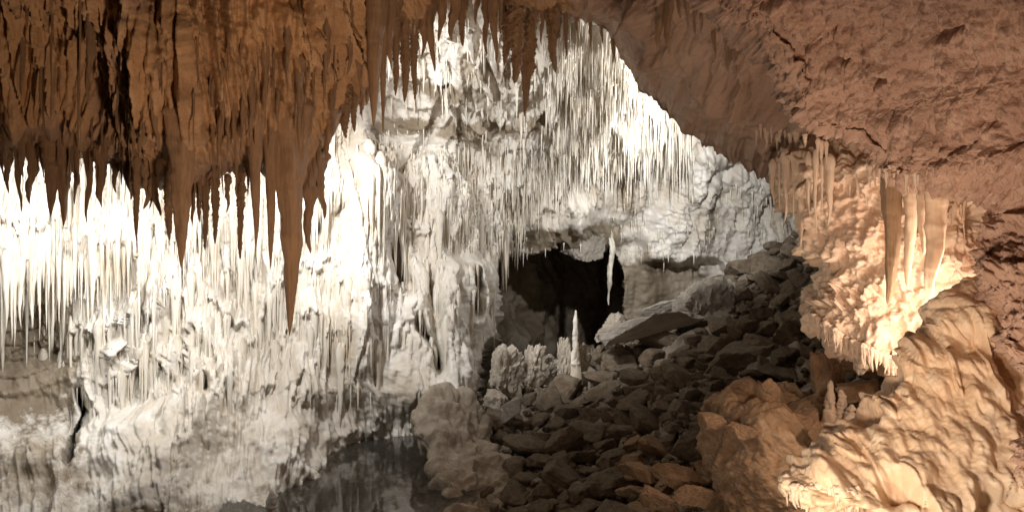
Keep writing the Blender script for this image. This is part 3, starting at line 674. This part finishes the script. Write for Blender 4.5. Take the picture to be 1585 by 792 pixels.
for i, (px, p0, p1, w) in enumerate(((1196,262,318,9),(1206,262,330,9),(1217,262,345,11),(1228,262,340,9),(1240,262,384,15),(1252,265,340,9),(1262,266,362,15),(1272,268,335,9),(1284,270,352,14),(1296,278,330,9),(1306,282,336,9),(1316,284,330,8),(1328,286,322,8),(1340,288,318,8),(1470,322,352,8),(1480,322,380,8),(1488,326,345,6),(1476,330,420,9),(1492,326,375,6),(1462,318,350,6))):
    Dv = min(depth('hang', px, p0+14) or depth('arch', px, p0) or 4.3, 4.9); w *= rng.uniform(.6, 1.35); p0 += rng.uniform(-8, 6)
    lb = LH if px < 1400 else 'thin glowing stalactite between the fat cream drapes and the right rock'
    if i == 4: lb = 'longest peach stalactite at the left edge of the hanging flowstone, tip over the rubble'
    place('stalactite', V_p[i % 6], px, p0-14, p1, w, Dv-.01, lb, 'stalactite', None if i == 4 else ('peach stalactites on the hanging flowstone' if px < 1400 else 'glowing stalactites beside the right rock'))
# the fat drapes
for i, (px, p0, p1, w, D, lb) in enumerate(((1379,245,475,30,3.72,'fat brown drape with a yellow pointed tip, leftmost of the fat drapes'),(1407,250,446,22,3.9,'short rounded drape between the brown one and the big white one'),(1427,255,395,18,3.75,'small folded drape tucked against the big white one'),(1448,250,466,36,3.6,'largest smooth creamy white drape under the right rock'))):
    me = make_mesh('drape', *stal_mesh('x', 400+i*3, None, lump=.16, bend=.22, nseg=36, nrow=90, power=.42, flare=.1, neck=0, tip=.1), M['brownst'] if i == 0 else M['drape'])
    place('drape', me, px, p0, p1, w, D, lb, 'drape')
# the pale twisted one before the tunnel
me = make_mesh('twisted_stalactite', *stal_mesh('x', 555, None, lump=.6, bend=3.2, nseg=18, nrow=80, power=.35, flare=.1), M['icicle'])
place('stalactite', me, 944, 362, 474, 8, (depth('wall', 944, 370) or 13)-.05, 'pale crooked stalactite hanging before the black tunnel mouth', 'stalactite')

# fringe teeth of the two flowstones
def teeth(parent, pts, D0, key):
    for i, (px, p0, p1, w) in enumerate(pts):
        D = (depth(key, px, p0) or D0)+(.012 if key == 'mound' else -.02)
        L = (p1-p0)/F*D; o = link('drip_tooth', V_p[i % 6], W3(px, p0, D)-parent.location, parent); o.scale = (w/2/F*D, w/2/F*D, L)
hp = []
for i in range(64):
    px = rng.uniform(1252, 1440); e = float(np.interp(px, [1250,1262,1282,1306,1335,1362,1385,1440], [492,506,518,536,550,562,572,560]))
    hp.append((px, e-16, e+rng.uniform(2, 20), rng.uniform(6, 11)))
teeth(hang, hp, 4.3, 'hang')
hp = []
for i in range(34):
    px = 1214+i*3.6+rng.uniform(-1.5, 1.5); e = float(np.interp(px, [1210,1230,1300,1340], [752,764,770,775]))
    hp.append((px+rng.uniform(-3,3), e-10+rng.uniform(-10,8), e+rng.choice((8, 14, 20, 36))*rng.uniform(.7, 1.2), rng.uniform(6, 15)))
teeth(mound, hp, 2.4, 'mound')

# --------------------------------------------------- soda straws on the sloping ceiling, icicles down the walls
S_i = var_set('icicle', 8, M['icicle'], lump=.2, bend=.2, nseg=9, nrow=14)
S_s = var_set('straw', 4, M['icicle'], lump=.1, bend=.3, nseg=7, nrow=8, power=.3, flare=.4)
RAW_i = [stal_mesh('x', 2000+i, None, lump=.2, bend=.2, nseg=7, nrow=9) for i in range(6)]
RAW_s = [stal_mesh('x', 2100+i, None, lump=.1, bend=.25, nseg=5, nrow=5, power=.35, flare=.4) for i in range(4)]
def stuff_mesh(name, items, raws, label, cat, material):
    Vs, Fs, n = [], [], 0
    for k, (p, r, L) in enumerate(items):
        v, f = raws[k % len(raws)]
        Vs.append(v*np.array([r, r, L])+np.array(p)); Fs.append(f+n); n += len(v)
    o = link(name, make_mesh(name, np.concatenate(Vs), np.concatenate(Fs), material))
    return tag(o, label, cat, kind='stuff')

def inside_arch(px, py):
    return py > np.interp(px, eb[:, 0], eb[:, 1])-25
straws = []
nr = np.random.RandomState(5)
tries = 0
while len(straws) < 2300 and tries < 60000:
    tries += 1
    px = nr.uniform(590, 1075); py = nr.uniform(20, 345)
    if not inside_arch(px, py): continue
    if px > 1075 or py < np.interp(px, [905, 1060], [20, 180])-20: continue
    dens = 1.0*ss(px, 820, 900) + .35 + .5*(py > 225)*(px < 900)
    if py < 225 and px < 840: dens *= .3 if py < 150 else .15
    if py > np.interp(px, [600, 700, 800, 900, 1075], [330, 350, 335, 265, 255]): continue
    cl = pn(px/26., py/16., 0, 77)
    if nr.rand() > dens*(.55+1.2*cl): continue
    Dv = depth('wall', px, py)
    if Dv is None or Dv > 14: continue
    Lpx = nr.uniform(12, 34) if nr.rand() < .75 else nr.uniform(30, 62)
    if px > 850 and py > 60: Lpx *= 1.15
    r = nr.uniform(.006, .013) if nr.rand() < .8 else nr.uniform(.015, .032)
    L = Lpx/F*Dv
    p = W3(px, py, Dv); p.y += .01; p.z += .03
    straws.append((r*L, (p, r, L), px, py))
straws.sort(key=lambda s: -s[0])
for k, (_, (p, r, L), px, py) in enumerate(straws[:300]):
    o = link('soda_straw', S_s[k % 4] if r < .015 else S_i[k % 8], p); o.scale = (r, r, L)
    if px > 850: tag(o, 'thin white soda straw in the dense bright curtain under the right of the sloping ceiling', 'soda straw', 'soda straws at the right of the sloping ceiling')
    elif py < 190: tag(o, 'white soda straw under the stepped ceiling slabs behind the dark stalactites', 'soda straw', 'soda straws under the stepped ceiling slabs')
    else: tag(o, 'pale soda straw in the long fringe below the slabs in mid ceiling', 'soda straw', 'soda straws in the fringe below the slabs')
stuff_mesh('small_soda_straws', [s[1] for s in straws[300:]], RAW_s, 'countless finer white straws filling the sloping ceiling', 'soda straws', M['icicle'])

ic = []
tries = 0
while len(ic) < 3600 and tries < 90000:
    tries += 1
    px = nr.uniform(-120, 790); py = nr.uniform(180, 640)
    if px < 470 and py < 215: continue
    # where the wall is dressed in icicles
    hi = np.interp(px, [-120, 60, 100, 160, 330, 450, 600, 640, 700, 790], [410, 425, 520, 585, 580, 510, 530, 470, 395, 375])
    lo = np.interp(px, [-120, 450, 560, 640, 790], [200, 200, 190, 240, 330])
    if py > hi+nr.exponential(30) or py < lo: continue
    cl = pn(px/30., py/22., 0, 78)+.5*pn(px/9., py/30., 0, 79)
    if nr.rand() > (.28+1.9*cl)*(1-.65*float(gs(px, 590, 45))): continue
    Dv = depth('wall', px, py)
    if Dv is None: continue
    big = nr.rand()
    Lpx = nr.uniform(14, 50) if big < .70 else nr.uniform(50, 135)
    wpx = Lpx*nr.uniform(.03, .06 if nr.rand() < .6 else .12)
    L = Lpx/F*Dv; r = wpx/2/F*Dv
    p = W3(px, py, Dv); p.y += r*.4
    ic.append((wpx*Lpx, (p, r, L), px, py))
ic.sort(key=lambda s: -s[0])
for k, (_, (p, r, L), px, py) in enumerate(ic[:210]):
    o = link('icicle_stalactite', S_i[k % 8], p); o.scale = (r, r, L)
    if px < 330: tag(o, 'glaring white icicle stalactite in the fringe of the left wall', 'icicle stalactite', 'icicle stalactites on the left wall')
    elif px < 520: tag(o, 'white icicle stalactite between the orange pointed stalactite and the bright ridge', 'icicle stalactite', 'icicle stalactites beside the longest stalactite')
    else: tag(o, 'white icicle stalactite on the bright ribbed ridge left of the tunnel', 'icicle stalactite', 'icicle stalactites on the bright ridge')
stuff_mesh('small_icicles', [s[1] for s in ic[210:]], RAW_i, 'countless smaller white drips clothing the chamber wall', 'small icicles', M['icicle'])

# fringes on the far ledges
fr = []
for k in range(900):
    u = nr.rand()
    if u < .001: px = nr.uniform(770, 960); py = np.interp(px, [770, 960], [352, 340])
    elif u < .6: px = nr.uniform(680, 815); py = nr.uniform(335, 388)
    elif u < .65: px = nr.uniform(790, 970); py = np.interp(px, [770, 870, 950], [398, 380, 388])
    else: px = nr.uniform(960, 1215); py = nr.uniform(290, 408)
    Dv = depth('wall', px, py-3)
    if Dv is None: continue
    if u > .12 and nr.rand() > .35+1.6*pn(px/14., py/30., 0, 91): continue
    Lpx = nr.uniform(6, 20)*(2.0 if .35 <= u < .6 else 1)*(.6 if u < .35 else 1); fr.append((W3(px, py-4, Dv), nr.uniform(1.2, 3.2)/2/F*Dv, Lpx/F*Dv))
stuff_mesh('small_drips', fr, RAW_i, 'small drips fringing the ledges over the tunnel and far wall', 'small drips', M['icicle'])

# ------------------------------------------------------------------ rocks
def ico(sub):
    bm = bmesh.new(); bmesh.ops.create_icosphere(bm, subdivisions=sub, radius=1); bm.verts.ensure_lookup_table()
    v = np.array([w.co[:] for w in bm.verts]); f = np.array([[q.index for q in p.verts] for p in bm.faces]); bm.free(); return v, f
ICO = {s: ico(s) for s in (3, 4, 5)}
def rock_mesh(seed, material, sub=4, nplanes=10, flat=.52, rough=1.0, name='rock', knob=False, asp=(1, 1, 1)):
    rs = np.random.RandomState(seed); v, f = ICO[sub]
    n = rs.normal(size=(nplanes, 3)); n /= np.linalg.norm(n, axis=1, keepdims=True)
    n = np.concatenate([n, [[.1, 0, 1], [0, .1, -1]]]); n /= np.linalg.norm(n, axis=1, keepdims=True)
    h = rs.uniform(.50, .98, len(n)); h[-2:] = .95 if knob else .58
    dts = v@n.T; q = np.minimum(h/np.maximum(dts, .08), 3.0); q = np.concatenate([q, np.full((len(v), 1), 1.4)], 1)
    r = -np.log(np.exp(-q*60).sum(1))/60
    P_ = v*r[:, None]
    P0 = P_; P_ = P_*np.array(asp)*(1.0 if asp == (1, 1, 1) else 1.7)
    nz = .07*fbm(P_[:, 0]*1.3+seed, P_[:, 1]*1.3, P_[:, 2]*1.3, 3, seed)+.045*fbm(P_[:, 0]*5+seed, P_[:, 1]*5, P_[:, 2]*7, 3, seed+1)
    if knob: nz = .20*fbm(P_[:, 0]*1.9+seed, P_[:, 1]*1.9, P_[:, 2]*1.9, 3, seed+8)+.05*fbm(P_[:, 0]*6+seed, P_[:, 1]*6, P_[:, 2]*6, 2, seed+9)-.14*wor(P_[:, 0]*2.2, P_[:, 1]*2.2, P_[:, 2]*2.2, seed)[0]
    if name == 'rock' and flat < 1: nz = nz + .05*np.round(2.2*pn(P_[:, 0]*1.5, P_[:, 1]*1.5, P_[:, 2]*6, seed+3))*.5
    P_ = P0*(1+rough*nz)[:, None]; P_ = P_-(P_.max(0)+P_.min(0))/2; P_ = P_/np.abs(P_).max(0)
    P_ = P_*np.array([1, rs.uniform(.65, .95), flat*rs.uniform(.8, 1.2)])
    return make_mesh(name, P_, f, material, True, 20)
ROCKS = [rock_mesh(3000+i, M['rubble'], 4 if i < 18 else 3) for i in range(26)]
ROCKO = [rock_mesh(3100+i, M['orange'], 4) for i in range(6)]

def big_rock(px, py, wpx, hpx, D, rot, material, seed, label, flat=.6, name='rock', cat='rock', sub=5):
    me = rock_mesh(seed, material, sub, 12, 1.0, 1.0 if material == M['pale'] else 1.5, name, knob=material == M['pale'], asp=(1, flat, min(1, hpx/wpx)))
    o = link(name, me, W3(px, py, D)); sx = wpx/2/F*D; sz = hpx/2/F*D
    o.scale = (sx, sx*flat, sz); o.rotation_euler = [math.radians(a) for a in rot]
    tag(o, label, cat)
    return o
NAMED = []
def br(*a, **k):
    NAMED.append((a[0], a[1], a[2]*.42, a[3]*.42)); return big_rock(*a, **k)
br(1005,506,172,34,10.4,(-14,-13,4),M['slab'],81,'large flat pale slab lying at the crest right of the stalagmite',.8,'rock_slab')
br(1088,470,105,60,11.0,(-20,-18,0),M['slab'],32,'square tilted slab just above the large flat slab',.8,'rock_slab')
br(948,508,60,44,11.2,(0,-20,10),M['pale'],33,'white crusted block at the tunnel mouth behind the large slab',.8)
br(1018,477,60,18,11.6,(0,-18,0),M['slab'],51,'thin pale slab at the very crest below the alcove',.8,'rock_slab')
br(788,575,62,76,9.9,(0,10,0),M['pale'],34,'largest pale knobbly block at the left foot of the tunnel',.9)
br(826,568,50,62,10.2,(0,-8,20),M['pale'],35,'pale block wedged right of the largest knobbly block',.9)
br(776,548,30,34,10.3,(0,20,20),M['pale'],36,'small pale block perched on top of the knobbly block',.9)
br(845,572,42,44,10.4,(0,30,20),M['slab'],37,'dull pale block leaning beside the stump',.9)
br(772,622,50,36,9.3,(0,12,0),M['pale'],38,'rounded pale block below the knobbly blocks',.9)
br(790,632,46,22,9.0,(0,-38,0),M['slab'],39,'narrow pale slab leaning on the rubble below the knobbly blocks',.7,'rock_slab')
br(738,646,52,26,8.9,(0,10,0),M['slab'],40,'low grey block beside the top of the outcrop',.8)
br(1075,690,86,40,6.2,(0,-12,10),M['rubble'],41,'wide grey slab just left of the orange boulder',.8,'rock_slab')
br(1236,432,40,28,8.6,(0,5,10),M['slab'],42,'smooth grey block high on the rubble beside the hanging flowstone',.8)
br(1150,505,52,30,9.2,(0,-10,10),M['rubble'],43,'broad angular block in the rubble right of the large slab',.8)
br(1275,590,70,84,5.2,(0,12,20),M['orange'],44,'tall dark block between the hanging flowstone and the boulder',.8)
br(1310,562,84,30,5.3,(0,8,0),M['orange'],45,'broad brown slab lying under the drip fringe of the hanging flowstone',.8,'rock_slab')
br(1325,605,70,34,4.9,(0,-14,0),M['orange'],46,'brown slab with small stubs on it beside the mound edge',.8,'rock_slab')
br(1045,735,80,40,5.3,(0,8,0),M['orange'],47,'orange angular rock left of the big boulder, largest of that cluster',.8)
br(985,728,60,22,5.4,(0,12,0),M['orange'],48,'flat orange rock at the left end of the orange cluster',.8)
br(1075,765,70,30,4.9,(0,14,0),M['orange'],49,'orange rock low in the cluster against the boulder foot',.8)
br(1020,775,70,26,4.9,(0,20,0),M['orange'],50,'tilted orange rock at the bottom edge left of the boulder',.8)
for k, (px, py, w, h, D) in enumerate(((1105,650,46,22,4.75),(1150,668,56,24,4.6),(1265,690,36,28,4.6),(1262,665,22,30,4.55),(1190,612,60,26,4.9))):
    br(px, py, w, h, D, (0, 15*k, 10), M['orange'], 60+k, ['small orange rock on the left shoulder of the boulder','oblong orange rock lying across the boulder','pale rounded stone on the right side of the boulder','little upright stone near the mound edge on the boulder','flat muddy stone on top of the boulder'][k], .9)

# stalagmites and the stump
def stalag(px, pyb, pyt, w, D, material, label, lump=.12, power=.3, seed=5, cat='stalagmite', name='stalagmite'):
    v, f = stal_mesh('x', seed, None, lump=lump, bend=.12, nseg=26, nrow=70, power=power, flare=.15, tip=.55)
    v = v*np.array([1, 1, -1]); H = (pyb-pyt)/F*D; r = w/2/F*D
    root = bpy.data.objects.new(name, None); col.objects.link(root); root.location = W3(px, pyb, D)
    o = link('shaft', make_mesh('shaft', v, f[:, ::-1], material), (0, 0, 0), root); o.scale = (r, r, H)
    u, w = np.meshgrid(np.linspace(0, 1, 14), np.linspace(0, 2*math.pi, 28, endpoint=False), indexing='ij')   # the calcite that has run down and spread round the foot
    rr = .95+.65*u; rr = rr*(1+.30*pn(np.cos(w)*1.4+seed, np.sin(w)*1.4, u*2, seed+60))
    bv = np.stack([rr*np.cos(w)*r*.9, rr*np.sin(w)*r*.9, H*(.16*(1-u)-.38*u**1.5)+0*w], -1)
    link('calcite_base', make_mesh('calcite_base', bv.reshape(-1, 3), grid_faces(14, 28, True), material), (0, 0, 0), root)
    return tag(root, label, cat)
stalag(891, 562, 479, 13, 10.15, M['icicle'], 'slender pale stalagmite standing before the black tunnel', .3, .30, 5)
br(901,556,38,62,10.35,(0,4,10),M['pale'],71,'rough squat stump carrying the slender stalagmite',.9,'rock_stump','rock stump')
br(871,562,30,70,10.2,(0,-3,30),M['pale'],72,'dark upright stump left of the slender stalagmite',.9,'rock_stump','rock stump')
stalag(421, 800, 758, 22, 6.3, M['white'], 'little rounded white stalagmite at the left edge of the pool', .1, .35, 10)
stalag(1286, 640, 588, 20, 4.75, M['cream'], 'small tiered stalagmite on the blocks behind the mound', .35, .5, 12)
stalag(1303, 640, 602, 18, 4.7, M['cream'], 'short blunt stalagmite right of the small tiered one', .3, .3, 13)
stalag(1317, 665, 625, 26, 4.6, M['cream'], 'knobbly stub low between the boulder and the mound', .4, .4, 14)

o_ = br(903,374,74,60,(depth('wall', 903, 384) or 13)-.1,(8,4,0),M['slab'],90,'smooth tan slab of roof rock hanging over the top of the tunnel mouth',.8,'roof_slab','roof slab')
# rubble
placed = []
tries = 0
def top_line(px): return float(np.interp(px, fx, ft))
cand = []
while tries < 26000 and len(placed) < 1300:
    tries += 1
    px = nr.uniform(735, 1420); py = nr.uniform(340, 830)
    if py < top_line(px)+2: continue
    if px < 770 and py < 640: continue
    Dv = depth('floor', px, py)
    if Dv is None: continue
    q = tries/26000
    sz = (.31-.225*min(1, q*2.6)**.4)*nr.uniform(.75, 1.3)*(1+.3*(Dv > 8))*.62      # half size, big ones first
    rp = sz*F/Dv
    ok = True
    for (a, b_, ra, rb) in NAMED:
        if abs(px-a) < ra+rp*.4 and abs(py-b_) < rb+rp*.3: ok = False; break
    if not ok: continue
    for (a, b_, r2) in placed:
        if ((px-a)/(rp+r2))**2+((py-b_)/((rp+r2)*.62))**2 < .62: ok = False; break
    if not ok: continue
    placed.append((px, py, rp)); cand.append((rp, px, py, Dv, sz))
cand.sort(key=lambda c: -c[0])
small = cand[290:]
for k, (rp, px, py, Dv, sz) in enumerate(cand[:290]):
    org = 1 if (px > 960 and py > 690) else 0
    me = ROCKO[k % 6] if org else ROCKS[k % 26]
    p = W3(px, py, Dv-.03); p.z += sz*.10
    o = link('rubble_rock', me, p); s = sz*nr.uniform(1.15, 1.5); o.scale = (s, s, s*nr.uniform(.5, 1.0))
    o.rotation_euler = (math.radians(nr.normal(8, 16)), math.radians(nr.normal(-10, 16)), nr.uniform(0, 6.28))
    if px > 1120 and py < 520: g = ('grey angular rock on the upper rubble slope beside the hanging flowstone', 'rocks high on the rubble slope')
    elif py > 640 and px < 900: g = ('greenish brown flat rock stacked by the outcrop right of the pool', 'rocks low on the left of the slope')
    elif org: g = ('orange brown rock lying in the gap left of the big boulder', 'orange rocks beside the boulder')
    elif py < 600: g = ('dark grey rock under the edge of the large pale slabs', 'rocks below the slabs')
    else: g = ('shadowed brown rock in the middle of the slope', 'rocks in the shadowed middle of the slope')
    tag(o, g[0], 'rock', g[1])
v0, f0 = ICO[3]
Vs, Fs, n = [], [], 0
def small_rock(p, sz):
    global n
    me = ROCKS[16+nr.randint(10)]; c = np.empty(len(me.vertices)*3, np.float32); me.vertices.foreach_get('co', c); c = c.reshape(-1, 3)*sz
    R = np.array(Euler((nr.normal(0, .3), nr.normal(0, .3), nr.uniform(0, 6.28))).to_matrix())
    Vs.append(c@R.T+np.array(p)); Fs.append(v_f+n); n += len(c)
v_f = ICO[3][1]
for rp, px, py, Dv, sz in small: small_rock(W3(px, py, Dv-.02), sz)
for k in range(1500):
    px = nr.uniform(735, 1400); py = nr.uniform(350, 830)
    if py < top_line(px)+2: continue
    Dv = depth('floor', px, py)
    if Dv is None: continue
    small_rock(W3(px, py, Dv-.01), nr.uniform(.03, .085))
tag(link('small_rubble', make_mesh('small_rubble', np.concatenate(Vs), np.concatenate(Fs), M['rubble'])), 'small broken stones filling the gaps between the rocks', 'rubble', kind='stuff')

# ------------------------------------------------------------------ labels that say which one
def where(o):
    p = o.matrix_basis.translation; return p.x/p.y*F+CX, (CAMZ-p.z)/p.y*F+CY
CEIL_MARKS = [(0, 230, 'by the frame edge at far left'), (95, 240, 'beside the two fat tapering ones'), (190, 240, 'left of the broad orange stalactite'), (270, 240, 'touching the broad orange stalactite'), (345, 270, 'between the orange and the longest stalactite'), (440, 230, 'around the longest stalactite'), (525, 170, 'left of the long smooth top one'), (620, 20, 'right of the long smooth top one'), (700, 10, 'before the stepped ceiling slabs'), (800, 40, 'near the fused knobbly pair'), (900, 40, 'where the pink arch begins')]
MARKS = {
 'stalactites along the lower edge of the near ceiling': ('brown stalactite of the ragged lower edge', CEIL_MARKS, ('short', 'middling', 'long')),
 'thin stalactites on the shaded near ceiling': ('brown stalactite on the shaded face', CEIL_MARKS, ('short', 'middling', 'long')),
 'dark stalactites along the top edge': ('dark stalactite of the top row', CEIL_MARKS, ('short', 'middling', 'long')),
 'stubby pendants under the right overhang': ('stubby pink pendant', [(1190, 220, 'above the peach comb'), (1260, 230, 'under the overhang ridge'), (1330, 260, 'left of the fat drapes'), (1400, 280, 'above the fat drapes')], ('tiny', 'small', 'larger')),
 'peach stalactites on the hanging flowstone': ('peach stalactite', [(1205, 262, 'at the outer end of the comb'), (1245, 262, 'around the longest of the comb'), (1285, 275, 'in the middle of the comb'), (1335, 285, 'next to the brown drape')], ('short', 'middling', 'long')),
 'soda straws at the right of the sloping ceiling': ('white soda straw', [(880, 70, 'at the brightest top of the curtain'), (960, 120, 'along the edge of the pink arch'), (880, 170, 'in the heart of the dense curtain'), (1000, 210, 'low beside the pink arch'), (900, 250, 'above the bedded far wall')], ('short', 'middling', 'long')),
 'soda straws under the stepped ceiling slabs': ('white soda straw under the stepped slabs', [(640, 130, 'near the long smooth top stalactite'), (740, 100, 'behind the dark top row'), (820, 130, 'behind the knobbly pair')], ('short', 'middling', 'long')),
 'soda straws in the fringe below the slabs': ('pale soda straw', [(640, 270, 'beside the bright ribbed ridge'), (720, 280, 'above the folded grey column'), (800, 270, 'above the tunnel mouth'), (870, 240, 'where the fringe meets the dense curtain')], ('short', 'middling', 'long')),
 'icicle stalactites on the left wall': ('glaring white icicle', [(0, 330, 'above the bare layered rock'), (90, 330, 'behind the two fat tapering stalactites'), (90, 430, 'hanging over the bare layered rock'), (190, 340, 'left of the broad orange stalactite tip'), (200, 470, 'among the curved drapery blades'), (290, 350, 'behind the broad orange stalactite tip'), (290, 500, 'below the broad orange stalactite tip')], ('short', 'middling', 'long')),
 'icicle stalactites beside the longest stalactite': ('white icicle', [(360, 330, 'between the orange and longest stalactites'), (380, 450, 'left of the longest stalactite tip'), (450, 520, 'below the tip of the longest stalactite'), (490, 330, 'right of the longest stalactite'), (490, 450, 'between the longest stalactite and the ridge')], ('short', 'middling', 'long')),
 'icicle stalactites on the bright ridge': ('white icicle', [(560, 240, 'at the glaring top of the ridge'), (560, 380, 'on the middle of the bright ridge'), (580, 500, 'at the foot of the bright ridge'), (660, 320, 'over the folded grey column'), (750, 370, 'beside the tunnel mouth')], ('short', 'middling', 'long')),
 'rocks high on the rubble slope': ('grey angular rock', [(1240, 370, 'at the crest against the pink flowstone'), (1150, 410, 'at the crest before the white wall'), (1230, 450, 'left of the hanging flowstone'), (1160, 500, 'right of the large pale slab')], ('small', 'middling', 'large')),
 'rocks low on the left of the slope': ('flat brown rock', [(780, 690, 'against the smooth outcrop'), (790, 770, 'at the foot of the smooth outcrop'), (860, 700, 'a little right of the outcrop'), (860, 780, 'low in the dark beside the outcrop')], ('small', 'middling', 'large')),
 'orange rocks beside the boulder': ('orange brown rock', [(990, 730, 'at the outer end of the orange cluster'), (1060, 720, 'against the boulder flank'), (1060, 790, 'below the orange cluster'), (1200, 720, 'around the big boulder')], ('small', 'middling', 'large')),
 'rocks below the slabs': ('dark grey rock', [(850, 590, 'below the pale stumps'), (940, 560, 'under the tip of the large slab'), (1050, 560, 'under the middle of the large slab'), (1150, 570, 'above the big boulder'), (1260, 560, 'beneath the drip fringe')], ('small', 'middling', 'large')),
 'rocks in the shadowed middle of the slope': ('shadowed brown rock', [(920, 640, 'in the darkest middle of the slope'), (1000, 620, 'below the large slab in shade'), (1060, 650, 'up against the wide grey slab'), (930, 720, 'left of the orange cluster'), (1100, 620, 'just above the big boulder'), (930, 790, 'at the bottom of the dark slope')], ('small', 'middling', 'large')),
}
by_group = {}
for o in list(col.objects):
    if o.get('group') in MARKS: by_group.setdefault(o['group'], []).append(o)
for g, obs in by_group.items():
    base, marks, sizes = MARKS[g]
    cells = {}
    for o in obs:
        px, py = where(o); m = min(marks, key=lambda q: (q[0]-px)**2+(q[1]-py)**2*.7); cells.setdefault(m[2], []).append(o)
    for ph, lst in cells.items():
        lst.sort(key=lambda o: -(o.scale.z if o.scale.z > o.scale.x else o.scale.x)); n_ = len(lst)
        sup = {'short': 'longest', 'tiny': 'longest', 'small': 'largest'}[sizes[0]]
        for k, o in enumerate(lst):
            if k == 0: w = sup
            elif k == 1 and n_ > 3: w = 'second '+sup
            elif k == n_-1 and n_ > 4: w = 'shortest' if sup == 'longest' else 'smallest'
            else: w = sizes[2] if k < n_*.35 else sizes[1] if k < n_*.7 else sizes[0]
            o['label'] = f'{w} {base} {ph}'
